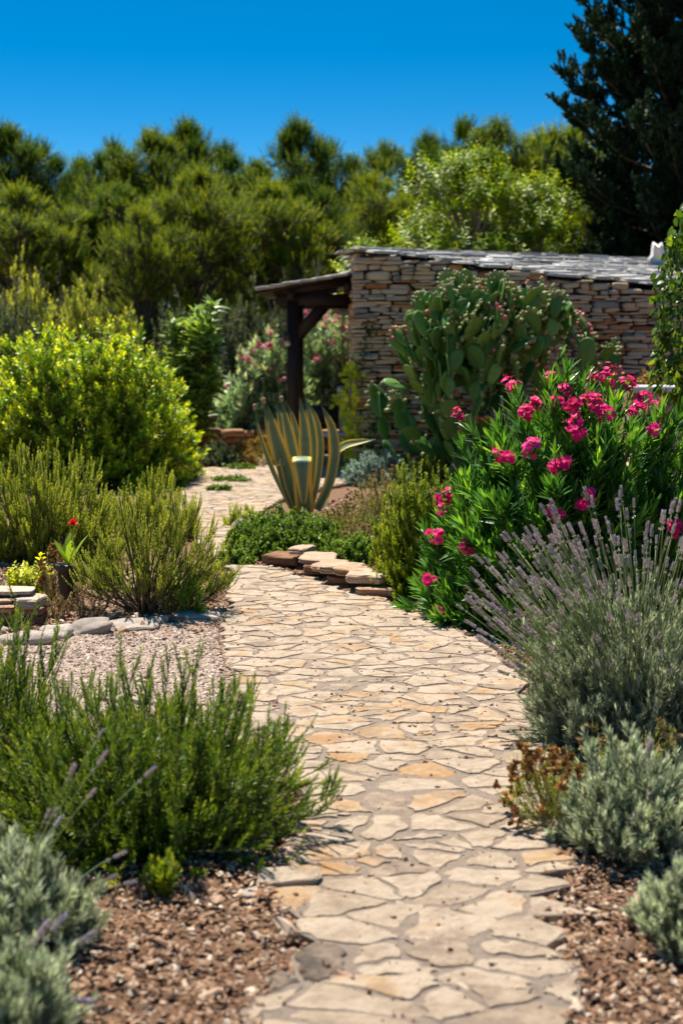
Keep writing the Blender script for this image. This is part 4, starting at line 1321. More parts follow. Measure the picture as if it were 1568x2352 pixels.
def agave():
    loc = np.array([-0.31, 12.0, 0.02])
    root = thing('agave_plant', 'tall variegated agave with yellow leaf margins and corked tips', 'agave', tuple(loc))
    d = 12.0
    k = 22
    # (base px x, tip px x, tip px y, width px at the widest, depth offset, twist, corked)
    # spine of each leaf (zoomed crop of the photo), widest width, depth offset, twist, corked
    L = [([(520, 1090), (440, 930), (330, 690), (235, 420), (190, 170)], 52, -0.05, 0.9, 1), ([(560, 1090), (540, 950), (450, 650), (370, 380), (315, 120)], 138, -0.16, 0.25, 0),
         ([(540, 1090), (480, 900), (385, 620), (310, 380), (265, 120)], 78, 0.05, 0.4, 1), ([(580, 1090), (540, 800), (470, 500), (420, 300), (370, 120)], 76, 0.14, -0.2, 0),
         ([(590, 1090), (580, 800), (525, 520), (475, 300), (432, 100)], 92, 0.0, 0.1, 1), ([(620, 1090), (610, 800), (588, 520), (545, 300), (470, 120)], 62, 0.17, -0.4, 0),
         ([(650, 1090), (655, 800), (650, 550), (640, 330), (595, 55)], 104, 0.03, 0.0, 0), ([(670, 1090), (728, 760), (735, 520), (702, 300), (635, 55)], 70, 0.2, -0.4, 0),
         ([(700, 1090), (765, 830), (798, 520), (768, 290), (680, 105)], 72, 0.02, -0.6, 0), ([(760, 1090), (880, 850), (932, 560), (905, 320), (800, 125)], 104, -0.12, -0.5, 0)]

    def leaf_mesh(C, width, nrm, prof, cup=0.32, thick=0.30):
        """thick channelled leaf with yellow margins; C [k,3], width [k], nrm: upper-side direction at each station"""
        g = Geo()
        T = unit(np.gradient(C, axis=0))
        Sd = unit(np.cross(T, nrm))
        N = np.cross(Sd, T)
        s = np.array([-1, -0.93, -0.66, -0.62, -0.4, 0, 0.4, 0.62, 0.66, 0.93, 1.0])
        col = np.array([0.95, 0.9, 0.74, 0.5, 0.35, 0.22, 0.35, 0.5, 0.74, 0.9, 0.95])
        rr = np.random.default_rng(int(abs(C[-1, 0]) * 1e4) % 999)
        hw = width / 2
        up = cup * hw[:, None] * s[None] ** 2
        top = C[:, None] + Sd[:, None] * (hw[:, None] * s)[..., None] + N[:, None] * up[..., None]
        th = (thick * hw[:, None] * np.sqrt(np.maximum(1 - s ** 2, 0.02)))
        bot = top - N[:, None] * th[..., None]
        n = len(s)
        V = np.concatenate([top, bot[:, ::-1][:, 1:-1]], 1)
        cols = np.concatenate([col, col[::-1][1:-1]])
        tt = np.tile(cols, (len(C), 1))
        band = rr.normal(0, 0.03, (len(C), 1))
        tt = np.where(tt < 0.6, tt + band, tt)
        tt[-3:] = 0.05
        g.add(V, grid_faces(1, len(C), V.shape[1], True), tt.ravel())
        return g
    tl = np.linspace(0, 1, k)
    prof = np.interp(tl, [0, 0.12, 0.4, 0.6, 0.85, 0.95, 1.0], [0.70, 0.74, 0.95, 1.0, 0.55, 0.24, 0.02])
    for (sp, wz, dz, tw, ck) in L:
        Q = np.array([A(539 + x * 0.25, 898 + y * 0.25, d) for x, y in sp]) - loc
        Q[:, 1] = dz * np.linspace(0.35, 1.5, 5)
        u_ = np.linspace(0, 4, k)
        C = np.stack([np.interp(u_, np.arange(5), Q[:, j]) for j in range(3)], 1)
        for _ in range(4): C[1:-1] = (C[:-2] + 2 * C[1:-1] + C[2:]) / 4
        Tp = C[-1]
        wp = wz * 0.25 * 1.38
        nr = np.array([tw, -1.0 if dz > 0 else 0.9, 0.15]); nr = np.tile(nr, (k, 1))
        if dz <= 0: nr = nr * np.array([1, -1, 1])
        o = leaf_mesh(C, Sx(wp * 0.86, d) * prof, nr, prof).build('leaf', M['agave'], root)
        if ck:
            g = Geo(); lathe_geo(g, [(0, -0.02), (0.014, -0.02), (0.017, 0.0), (0.017, 0.022), (0.010, 0.03), (0, 0.03)], 14, Tp + np.array([0, 0, 0.02]))
            g.build('cork_cap', M['cork'], o)
    # the big leaf folded over towards the viewer, and the thin one arching to the right
    x0, x1 = A(700, 1185, d)[0] - loc[0], A(696, 1045, d)[0] - loc[0]
    zt = A(696, 1043, d)[2] - loc[2]
    C = np.array([[x0, -0.05, 0.02], [x0, -0.15, 0.15], [x1, -0.22, 0.34], [x1, -0.25, zt - 0.05], [x1, -0.27, zt - 0.004], [x1, -0.285, zt], [x1, -0.33, zt - 0.004], [x1, -0.385, zt - 0.022], [x1 + .002, -0.40, zt - 0.06], [x1 + .006, -0.40, zt - 0.14], [x1 + .010, -0.385, zt - 0.24], [x1 + .012, -0.365, zt - 0.36], [x1 + .012, -0.35, zt - 0.42]])
    C = np.stack([np.interp(np.linspace(0, 12, 48), np.arange(13), C[:, j]) for j in range(3)], 1)
    Cs = C.copy()
    for _ in range(2): Cs[1:-1] = (Cs[:-2] + 2 * Cs[1:-1] + Cs[2:]) / 4
    T = unit(np.gradient(Cs, axis=0))
    nr = unit(np.cross(np.tile([1.0, 0.0, 0], (48, 1)), T))
    wd = Sx(44, d) * np.interp(np.linspace(0, 1, 48), [0, 0.3, 0.62, 0.68, 0.85, 0.97, 1], [0.95, 1.0, 1.0, 0.92, 0.5, 0.12, 0.02])
    leaf_mesh(Cs, wd, nr, None, 0.03, 0.10).build('leaf', M['agave'], root)
    q = [A(742, 1170, d), A(768, 1090, d), A(776, 1035, d), A(800, 1021, d), A(832, 1014, d), A(862, 1008, d)]
    C = np.array(q) - loc; C[:, 1] = np.array([0.05, 0.08, 0.05, 0.02, -0.02, -0.05])
    C = np.stack([np.interp(np.linspace(0, 5, 28), np.arange(6), C[:, j]) for j in range(3)], 1)
    for _ in range(3): C[1:-1] = (C[:-2] + 2 * C[1:-1] + C[2:]) / 4
    wd = Sx(26, d) * np.interp(np.linspace(0, 1, 28), [0, 0.5, 0.8, 1], [0.8, 1.0, 0.5, 0.03])
    leaf_mesh(C, wd, np.tile([-0.8, -0.55, 0.5], (28, 1)), None).build('leaf', M['agave'], root)
    # short inner leaf at the left
    q = [A(676, 1180, d), A(650, 1110, d), A(640, 1060, d), A(648, 1052, d), A(656, 1075, d)]
    C = np.array(q) - loc; C[:, 1] = np.array([-0.1, -0.16, -0.2, -0.25, -0.27])
    C = np.stack([np.interp(np.linspace(0, 4, 24), np.arange(5), C[:, j]) for j in range(3)], 1)
    for _ in range(2): C[1:-1] = (C[:-2] + 2 * C[1:-1] + C[2:]) / 4
    leaf_mesh(C, Sx(20, d) * np.interp(np.linspace(0, 1, 24), [0, 0.5, 0.8, 1], [0.8, 1.0, 0.7, 0.05]), np.tile([0.8, -0.6, 0.2], (24, 1)), None).build('leaf', M['agave'], root)


agave()


def blades(name, label, loc, n, h, seed, spread=0.5, w=0.014, mat='grass', cat='plant'):
    rng = np.random.default_rng(seed)
    g = Geo()
    a = rng.uniform(0, 6.28, n)
    D = np.stack([np.cos(a) * spread * rng.uniform(0.1, 1, n), np.sin(a) * spread * rng.uniform(0.1, 1, n), np.ones(n)], -1)
    leaves(g, rng.normal(0, 0.03, (n, 3)) * [1, 1, 0], D, np.stack([-np.cos(a) * .2, -np.sin(a) * .2 - 0.3, np.full(n, 0.2)], -1), h * rng.uniform(0.6, 1.1, n), w, [0.8, 1.0, 0.8, 0.5, 0.05], 0.12, 0.3, rng.uniform(0, 1, n))
    return tag(g.build(name, M[mat], loc=loc), label, cat)


blades('iris_clump', 'bright green sword leaved iris tuft left of the tall rosemary', tuple(G(852, 1245) + [0, 0.1, 0]), 26, 0.24, 81, 0.55, 0.017)
dry_plant('dry_grass_clump', 'tan flowering dry cushion at the right foot of the agave', 'dry plant', (0.02, 11.1, 0), 0.30, 0.3, 0.26, 110, 44, 'olivegreen', 'straw', per=5, hsize=0.017, zlow=0.1)
dry_plant('dry_grass_clump', 'grey green dry stalks in front of the blue grey bush by the house corner', 'dry plant', (0.32, 11.9, 0), 0.28, 0.3, 0.46, 110, 45, 'olivegreen', 'straw', per=5, hsize=0.014, zlow=0.2)
dry_plant('dry_grass_clump', 'low brown flower cushion between ground cover and iris tuft', 'dry plant', (0.12, 10.35, 0), 0.16, 0.2, 0.24, 70, 46, 'straw', 'straw', per=4, hsize=0.015, zlow=0.1)
shrub('blue_grey_bush', 'blue grey bush at the foot of the house corner', 'bush', (0.42, 14.9, 0), 0.36, 0.3, 0.36, 170, dict(m=18, L=0.04, W=0.009, ang=0.6, prof=NEEDLE, tint=(0.5, 0.2)), 47, (M['bluegrey'], M['bark']), per=5, side=0.1, zlow=0.0, base=0.4)
rosemary('dark rosemary at the house wall foot below the prickly pear', (1.0, 14.9, 0), 0.4, 0.3, 0.4, 80, 15, leaf=dict(tint=(0.3, 0.12), W=0.006))

# feathery shrub with visible stems, left of the path
FEA = dict(m=40, m_main=46, L=0.015, W=0.0044, ang=0.65, prof=NEEDLE, tint=(0.50, 0.15), shoot_tint=0.16, tip_tint=0.4, angtip=0.3)
shrub('feathery_shrub', 'airy olive green shrub with bare brown stems behind the gravel edging', 'shrub', (-1.09, 7.85, 0), 0.50, 0.34, 0.80, 85, dict(FEA, tint=(0.6, 0.15)), 51, (M['olivegreen'], M['bark']),
      per=14, side=0.17, spread=0.50, up=0.55, base=0.10, stem_r=0.0055, arch=0.55, rmin=0.75, zlow=0.22, lump=0.12, lean=(0.10, 0), t0=0.42, main_t0=0.6)
shrub('feathery_shrub', 'thin dark twigs reaching over the path at the right of the airy shrub', 'shrub', (-0.95, 7.85, 0), 0.40, 0.22, 0.48, 17, dict(FEA, m=20, tint=(0.35, 0.12)), 52, (M['olivegreen'], M['bark']),
      per=7, side=0.13, spread=0.6, up=0.5, base=0.1, stem_r=0.004, arch=0.4, rmin=0.8, zlow=0.25, lean=(0.45, 0), t0=0.4)
shrub('sucker_shoots', 'bright green young leaves growing inside the airy shrub', 'plant', (-1.02, 8.0, 0), 0.10, 0.06, 0.36, 10, dict(m=10, L=0.03, W=0.014, ang=0.8, prof=OVAL, tint=(0.7, 0.15)), 53, (M['vine'], M['bark']), per=2, side=0.06, zlow=0.4)
shrub('green_weed', 'bright narrow leaved weed at the right foot of the airy shrub', 'plant', (-0.86, 7.75, 0), 0.14, 0.1, 0.26, 14, dict(m=18, L=0.055, W=0.006, ang=0.6, prof=NEEDLE, tint=(0.5, 0.15)), 54, (M['grass'], M['straw']), per=3, side=0.1, zlow=0.3)
for i, (dx, dy, lab) in enumerate(((-0.27, -0.12, 'tan dry flower stalks at the left foot of the airy shrub'), (0.16, -0.12, 'tan dry flower stalks at the right foot of the airy shrub'))):
    dry_plant('dry_stalks', lab, 'dry plant', (-1.13 + dx, 7.85 + dy, 0), 0.15, 0.1, 0.28, 20, 55 + i, 'straw', 'straw', per=3, hsize=0.014, zlow=0.2, leafn=5, hfrac=0.7)
shrub('feathery_shrub', 'dense yellow green feathery shrub at the left edge behind the black pot', 'shrub', (-2.15, 9.9, 0), 0.66, 0.5, 0.78, 240, dict(FEA, m=40, L=0.020, W=0.0065, tint=(0.55, 0.14)), 57, (M['olivegreen'], M['bark']),
      per=10, side=0.2, spread=0.4, up=0.9, base=0.5, stem_r=0.005, arch=0.4, rmin=0.7, zlow=-0.05, lump=0.14)
shrub('feathery_shrub', 'low feathery shrub in front of the bright shrub beside the far path', 'shrub', (-1.45, 10.9, 0), 0.38, 0.4, 0.52, 110, dict(FEA, m=38, L=0.020, W=0.0065, tint=(0.58, 0.14)), 58, (M['olivegreen'], M['bark']),
      per=8, side=0.17, spread=0.45, up=0.8, base=0.5, stem_r=0.005, arch=0.4, rmin=0.7, zlow=-0.05, lump=0.14)
shrub('leafy_weed', 'small yellow leafed plant above the left stone stack', 'plant', (-1.88, 8.35, 0), 0.20, 0.14, 0.30, 36, dict(m=10, L=0.036, W=0.02, ang=0.95, prof=OVAL, fold=0.2, tint=(0.55, 0.2), droop=0.3), 59, (M['vine'], M['bark']), per=4, side=0.09, zlow=0.1)
dry_plant('dry_stalks', 'bundle of dry brown stalks between the yellow leafed plant and black pot', 'dry plant', (-1.66, 8.15, 0), 0.12, 0.12, 0.36, 34, 60, 'straw', 'drybrown', per=4, hsize=0.016, zlow=0.4)
dry_plant('dry_stalks', 'low dry stalks on red soil in front of the black pot', 'dry plant', (-1.58, 7.75, 0), 0.12, 0.1, 0.12, 26, 62, 'straw', 'straw', per=3, hsize=0.012, zlow=0.2)
blades('weed_tuft', 'small grey green weed at the foot of the left stone stack', tuple(G(45, 1448)), 18, 0.12, 82, 0.8, 0.008, 'olivegreen')

# ------------------------------------------------------------------ far garden plants
PIT = dict(m=15, m_main=18, L=0.062, W=0.021, ang=1.0, prof=OBOV, bend=0.12, fold=0.25, tint=(0.55, 0.15), shoot_tint=0.18, tip_tint=0.75, angtip=0.55)
shrub('bright_shrub', 'big rounded yellow green shrub standing left of the far path', 'shrub', (-2.72, 15.2, 0), 1.24, 0.92, 1.70, 560, PIT, 90, (M['pitto'], M['bark']),
      per=7, side=0.24, spread=0.75, up=0.35, base=0.35, stem_r=0.009, arch=0.4, rmin=0.78, zlow=-0.08, lump=0.10, main_t0=0.6, t0=0.45, fr=3.5, pw=0.72)
shrub('loquat_tree', 'small loquat tree with big drooping leaves behind the bright shrub', 'tree', (-1.84, 17.9, 0), 0.50, 0.5, 2.25, 28, dict(m=13, m_main=16, L=0.22, W=0.075, ang=1.0, prof=OBOV, bend=0.35, fold=0.2, tint=(0.42, 0.18), tip_tint=0.4, angtip=0.6),
      91, (M['loquat'], M['bark']), per=4, side=0.25, spread=0.8, up=0.3, base=0.2, stem_r=0.014, arch=0.5, rmin=0.5, zlow=0.58, main_t0=0.75, lump=0.32)
WOL = dict(m=18, m_main=24, per=3, L=0.13, W=0.026, ang=0.8, prof=LANCE, bend=0.1, fold=0.2, tint=(0.45, 0.16), shoot_tint=0.12, tip_tint=0.35, angtip=0.4)
for i, (x, y, rx, h, lab) in enumerate(((-1.08, 19.4, 0.80, 1.92, 'grey green pale oleander left of the pergola post'), (-0.12, 19.9, 0.85, 2.10, 'pale pink flowered oleander seen under the pergola roof'))):
    root, E, Mn, rng = shrub('pale_oleander', lab, 'oleander', (x, y, 0), rx, 0.7, h, 170, dict(WOL), 92 + i, (M['whiteoleander'], M['palebark']), per=4, side=0.3, spread=0.6, up=0.35, base=0.25,
                             stem_r=0.010, arch=0.5, rmin=0.72, zlow=0.05, main_t0=0.55, group='pale oleanders behind the pergola')
    g = Geo()
    P = E[(E[:, 2] > h * 0.45)]
    P = P[rng.uniform(0, 1, len(P)) < np.where(P[:, 2] > h * 0.7, 1.0, 0.5)]
    heads(g, np.concatenate([P, P + rng.normal(0, 0.04, P.shape)]), 0.045, rng, 0, 10, (0.45, 0.25))
    g.build('flowers', M['palepink'], root)
shrub('grey_bush', 'dark grey green cushion bush at the far edge of the path', 'bush', (-1.52, 16.9, 0), 0.30, 0.3, 0.34, 130, dict(m=18, L=0.04, W=0.008, ang=0.6, prof=NEEDLE, tint=(0.35, 0.15)), 94, (M['olive'], M['bark']), per=5, side=0.1, zlow=0.0, base=0.5)
dry_plant('yellow_flower_clump', 'straw yellow flower clump on the far path edge behind the agave', 'plant', (-1.05, 17.1, 0), 0.34, 0.25, 0.36, 120, 95, 'olivegreen', 'yellowdry', per=4, hsize=0.028, zlow=0.1)
dry_plant('yellow_flower_clump', 'small straw yellow flower clump between bright shrub and black tub', 'plant', (-1.75, 17.9, 0), 0.2, 0.2, 0.42, 50, 96, 'olivegreen', 'yellowdry', per=4, hsize=0.026, zlow=0.1)
for i, (x, y, r_) in enumerate(((548, 1082, 0.16), (530, 1112, 0.20), (505, 1133, 0.12))):
    q = G(x, y)
    shrub('creeping_weed', ('creeping green weed in the joints of the far path, farthest patch', 'creeping green weed in the joints of the far path, middle patch', 'creeping green weed in the joints of the far path, patch nearest the bright shrub')[i], 'weed',
          (q[0], q[1], 0.035), r_ * 1.3, r_, 0.05, 40, dict(m=8, L=0.025, W=0.012, ang=1.0, prof=OVAL, tint=(0.5, 0.2)), 97 + i, (M['cover'], M['bark']), per=3, side=0.05, zlow=0.1, base=0.8)
dry_plant('yellow_dry_bush', 'golden dry flowering bush in the raised planter', 'dry plant', (3.0, 12.9, 1.05), 0.34, 0.25, 0.32, 90, 100, 'straw', 'yellowdry', per=5, hsize=0.026, zlow=0.1)


def vine(name, label, loc, pts, seed, n=120, sz=0.05, mat='vine', spread=0.06, nrm=(0, -1, 0.3), cat='vine'):
    rng = np.random.default_rng(seed)
    root = thing(name, label, cat, loc)
    g = Geo(); gs = Geo()
    P = np.array(pts, float)
    k = 14
    C = np.stack([np.interp(np.linspace(0, len(P) - 1, k), np.arange(len(P)), P[:, j]) for j in range(3)], 1)[None]
    tubes(gs, C, np.full((1, k), 0.006), 5, 0.4)
    gs.build('vine_stem', M['bark'], root)
    Q, T = sample(C, rng.uniform(0, 1, (1, n)))
    Q = Q[0] + rng.normal(0, spread, (n, 3)) * [1, 0.6, 1]
    D = unit(rng.normal(0, 1, (n, 3)) + [0, -0.2, -0.5])
    leaves(g, Q, D, np.tile(nrm, (n, 1)) + rng.normal(0, 0.4, (n, 3)), sz * rng.uniform(0.6, 1.2, n), sz * 0.75, [0.3, 1.0, 0.85, 0.08], 0.15, 0.2, np.clip(rng.normal(0.5, 0.25, n), 0, 1))
    g.build('foliage', M[mat], root)
    return root


q = A(808, 1000, 15.9)
vine('climbing_vine', 'yellow green vine climbing the post side of the house corner', (q[0] - 0.02, 15.98, 0), [(0, 0, 0), (0.03, 0, 0.5), (0.0, 0.02, 0.9), (0.02, 0, 1.25)], 110, 170, 0.075, spread=0.055)
q = A(785, 930, 16.4)
vine('climbing_vine', 'short yellow vine branch reaching left in front of the pink pier', (q[0] + 0.12, 16.2, 0.45), [(0, 0, -0.45), (0.0, 0, 0.2), (-0.06, 0, 0.36), (-0.20, 0, 0.40)], 111, 70, 0.07, spread=0.04)
q = A(845, 940, 16.0)
vine('wall_creeper', 'dark green creeper patch clinging to the house wall left of the cactus', (q[0], 16.0, 0), [(-0.05, 0, 0), (0.0, 0, 0.4), (0.15, 0, 0.72), (0.25, 0, 0.85)], 112, 220, 0.06, 'ivy', 0.11)
q = A(838, 760, 16.0)
vine('wall_creeper', 'small green creeper tuft high on the house wall corner', (q[0], 16.03, 1.15), [(-0.04, 0, -0.2), (0.0, 0, 0.3), (0.03, 0, 0.6)], 113, 60, 0.045, 'ivy', 0.06)


# ------------------------------------------------------------------ prickly pear
def prickly_pear():
    loc = np.array([1.58, 14.9, 0])
    rng = np.random.default_rng(205)
    root = thing('prickly_pear', 'huge prickly pear cactus with fruit in front of the house wall', 'cactus', tuple(loc))
    nu, nv = 22, 9

    def pad_mesh(seed):
        r = np.random.default_rng(seed)
        g = Geo()
        a = np.arange(nu) / nu * 2 * PI
        t = np.linspace(0.0, 1.0, nv)
        zc = 0.5 + 0.5 * np.sin(a)                     # outline, egg shaped: narrow at the foot
        wx = 0.36 * np.cos(a) * (0.62 + 0.42 * zc) * (1 + 0.05 * np.sin(2 * a + r.uniform(0, 6)))
        zz = zc + 0.02 * np.sin(3 * a + r.uniform(0, 6))
        rings = []
        for s_ in (1, -1):
            for i in range(nv - 1) if s_ > 0 else range(nv - 2, -1, -1):
                rr = math.sqrt(1 - (1 - i / (nv - 1)) ** 2) if i else 0.0
                rr = max(rr, 0.001)
                y = s_ * 0.058 * (1 - i / (nv - 1)) ** 0.75
                rings.append(np.stack([wx * rr, np.full(nu, y) + 0.02 * np.sin(zz * 3) * 1, 0.5 + (zz - 0.5) * rr], -1))
            if s_ > 0: rings.append(np.stack([wx, 0.02 * np.sin(zz * 3), zz], -1))
        V = np.stack(rings)
        g.add(V.reshape(-1, 3), grid_faces(1, len(rings), nu, True)[:, ::-1], r.uniform(0.35, 0.65))
        return mesh_from('pad', g, M['cactus'])
    PM = [pad_mesh(i) for i in range(6)]
    for i, me in enumerate(PM):
        vals = np.full(len(me.vertices), 0.18 + 0.13 * i, np.float32)
        me.attributes['tint'].data.foreach_set('value', vals)
    pads = []          # (base, dir, normal, length, depth order)
    RX, RY, H = 1.62, 0.70, 2.5

    def env_ok(p, lim=1.0):
        q = (p - np.array([0.16, 0, 0.22]))
        hz = H * (1.0 if q[0] < 0.6 else 0.80) * (1 - 0.10 * abs(q[0] - 0.1))
        return (q[0] / RX) ** 2 + (q[1] / RY) ** 2 + (max(q[2], 0) / hz) ** 2 < lim and p[2] > 0.03

    def add(base, D, L, gen):
        yaw = rng.uniform(0, PI)
        D = D / np.linalg.norm(D)
        pads.append((base, D, yaw, L, gen))
        return len(pads) - 1
    front = []
    for i in range(27):
        b = np.array([rng.uniform(-0.78, 1.15), rng.uniform(-0.35, 0.3), -0.03])
        D = np.array([b[0] * 0.7 + rng.normal(0, 0.35), b[1] * 0.8 + rng.normal(0, 0.25), 1.0])
        front.append(add(b, D, rng.uniform(0.34, 0.46), 0))
    gen = 0
    while front and gen < 13 and len(pads) < 560:
        gen += 1
        nxt = []
        for i in front:
            b, D, yaw, L, _ = pads[i]
            nk = rng.choice([1, 2, 3], p=[0.70, 0.27, 0.03] if gen <= 4 else [0.30, 0.45, 0.25])
            side = np.array([math.cos(yaw), math.sin(yaw), 0.0])
            side = side - D * np.dot(side, D); side /= np.linalg.norm(side)
            for k in range(nk):
                a = (k - (nk - 1) / 2) * 0.95 + rng.normal(0, 0.28)
                pos = b + D * L * (0.5 + 0.46 * math.cos(a)) + side * L * 0.33 * math.sin(a)
                dd = D * math.cos(a * 0.8) + side * math.sin(a * 0.8) + np.array([rng.normal(0, 0.22), rng.normal(0, 0.28), 0.42]) + np.array([pos[0] * 0.16, pos[1] * 0.3, 0])
                Ln = rng.uniform(0.205, 0.32) * (0.99 ** gen)
                dd = dd / np.linalg.norm(dd)
                if env_ok(pos + dd * Ln):
                    nxt.append(add(pos, dd, Ln, gen))
        front = nxt
    # those that show largest become parts, the rest one mass
    def score(p):
        return p[0][1] - 0.25 * p[0][2]
    order = sorted(range(len(pads)), key=lambda i: score(pads[i]))
    gs = Geo()
    src = []
    for me in PM:
        g = Geo()
        v = np.zeros(len(me.vertices) * 3, np.float32); me.vertices.foreach_get('co', v)
        f = np.zeros(len(me.polygons) * 4, np.int32); me.polygons.foreach_get('vertices', f)
        tt = np.zeros(len(me.vertices), np.float32); me.attributes['tint'].data.foreach_get('value', tt)
        g.add(v.reshape(-1, 3), f.reshape(-1, 4), tt)
        src.append(g)
    fg = Geo()
    rock_geo(fg, (0, 0, 0.5), (0.36, 0.36, 0.5), np.random.default_rng(3), 9, 7, 0.8, 0.05, 0, 0.5)
    FM = []
    for i in range(5):
        me = mesh_from('fruit', fg, M['fruit'])
        me.attributes['tint'].data.foreach_set('value', np.full(len(me.vertices), (0.28, 0.42, 0.5, 0.75, 0.95)[i], np.float32))
        FM.append(me)
    has_child = set()
    nfr = 0
    fr_rest = Geo()
    for q, i in enumerate(order):
        b, D, yaw, L, gen = pads[i]
        qz = rot_to(D)
        rotm = qz.to_matrix() @ Matrix.Rotation(yaw, 3, 'Z')
        j = min(5, int(rng.uniform(0, 3.2) + gen * 0.45))
        Mx = Matrix.LocRotScale(Vector(b), rotm.to_quaternion(), Vector((L * rng.uniform(0.85, 1.15), L * rng.uniform(0.9, 1.3), L)))
        ob = None
        if q < 100:
            ob = link('pad', PM[j], root); ob.matrix_local = Mx
        else:
            merge_transformed(gs, src[j], [Mx])
        # fruit along the upper rim
        if gen >= 2 and rng.uniform() < (0.72 if b[0] > -0.1 else 0.4):
            nfk = rng.integers(4, 11)
            redness = rng.choice(5, p=[0.32, 0.36, 0.20, 0.08, 0.04] if b[0] < 0.2 else [0.16, 0.26, 0.26, 0.18, 0.14])
            for a in np.linspace(-1.25, 1.25, nfk) + rng.normal(0, 0.08, nfk):
                lp = Vector((0.36 * math.sin(a) * 0.98, 0.015 + rng.normal(0, 0.01), 0.5 + 0.48 * math.cos(a)))
                ld = Vector((math.sin(a), rng.normal(0, 0.2), math.cos(a)))
                Ml = Matrix.LocRotScale(lp, ld.to_track_quat('Z', 'Y'), Vector((0.15, 0.15, 0.19)) * rng.uniform(0.75, 1.2) * (0.30 / L))
                jj = int(np.clip(redness + rng.integers(-1, 2), 0, 4))
                if ob is not None and nfr < 100:
                    of = link('fruit', FM[jj], ob); of.matrix_local = Ml; nfr += 1
                else:
                    fg.t[0][:] = (0.28, 0.42, 0.5, 0.75, 0.95)[jj]
                    merge_transformed(fr_rest, fg, [Mx @ Ml]); fr_rest.t[-1] = fr_rest.t[-1].copy()
    if gs.n:
        o = gs.build('inner_pads', M['cactus'], root); o['kind'] = 'stuff'
    if fr_rest.n:
        o = fr_rest.build('small_fruits', M['fruit'], root); o['kind'] = 'stuff'


prickly_pear()


# ------------------------------------------------------------------ ivy clad post at the right edge
def ivy_post():
    loc = np.array([2.42, 9.2, 0])
    rng = np.random.default_rng(300)
    root = thing('ivy_trunk', 'old trunk clothed in glossy ivy at the right edge', 'ivy', tuple(loc))
    g = Geo()
    C = np.array([[[0, 0, -0.05], [0.02, 0, 0.7], [0.0, 0, 1.5], [0.06, 0, 2.6]]])
    tubes(g, C, np.array([[0.17, 0.15, 0.14, 0.1]]), 12, 0.3)
    g.build('trunk', M['bark'], root)
    n = 5200
    z = rng.uniform(0.05, 2.55, n)
    a = rng.uniform(0, 2 * PI, n)
    rad = np.interp(z, [0, 0.9, 1.25, 1.35, 1.9, 2.3, 2.55], [0.20, 0.22, 0.26, 0.36, 0.40, 0.30, 0.12]) * lumps(np.stack([np.cos(a), np.sin(a), z], -1), 5, 0.18, 2.2)
    rr = rad * rng.uniform(0.75, 1.05, n)
    P = np.stack([np.cos(a) * rr, np.sin(a) * rr, z], -1)
    # hanging strands at the left
    hs = []
    for (x0, y0, z0, ln) in ((-0.33, -0.12, 1.38, 0.36), (-0.27, -0.2, 1.32, 0.22), (-0.36, 0.05, 1.4, 0.2)):
        k = 60
        t = rng.uniform(0, 1, k)
        hs.append(np.stack([x0 - 0.03 * t + rng.normal(0, 0.025, k), y0 + rng.normal(0, 0.025, k), z0 - ln * t], -1))
    H = np.concatenate(hs)
    P = np.concatenate([P, H]); a = np.concatenate([a, np.full(len(H), PI)])
    n = len(P)
    out = np.stack([np.cos(a), np.sin(a), np.full(n, 0.25)], -1)
    D = unit(out * 0.45 + rng.normal(0, 0.5, (n, 3)) + [0, 0, -0.75])
    gl = Geo()
    leaves(gl, P, D, out + rng.normal(0, 0.35, (n, 3)), 0.055 * rng.uniform(0.6, 1.25, n), 0.046, [0.35, 1.0, 0.75, 0.05], 0.2, 0.2, np.clip(rng.normal(0.42, 0.2, n) + (np.arange(n) > 5200) * 0.3, 0, 1))
    gl.build('ivy_foliage', M['ivy'], root)


ivy_post()


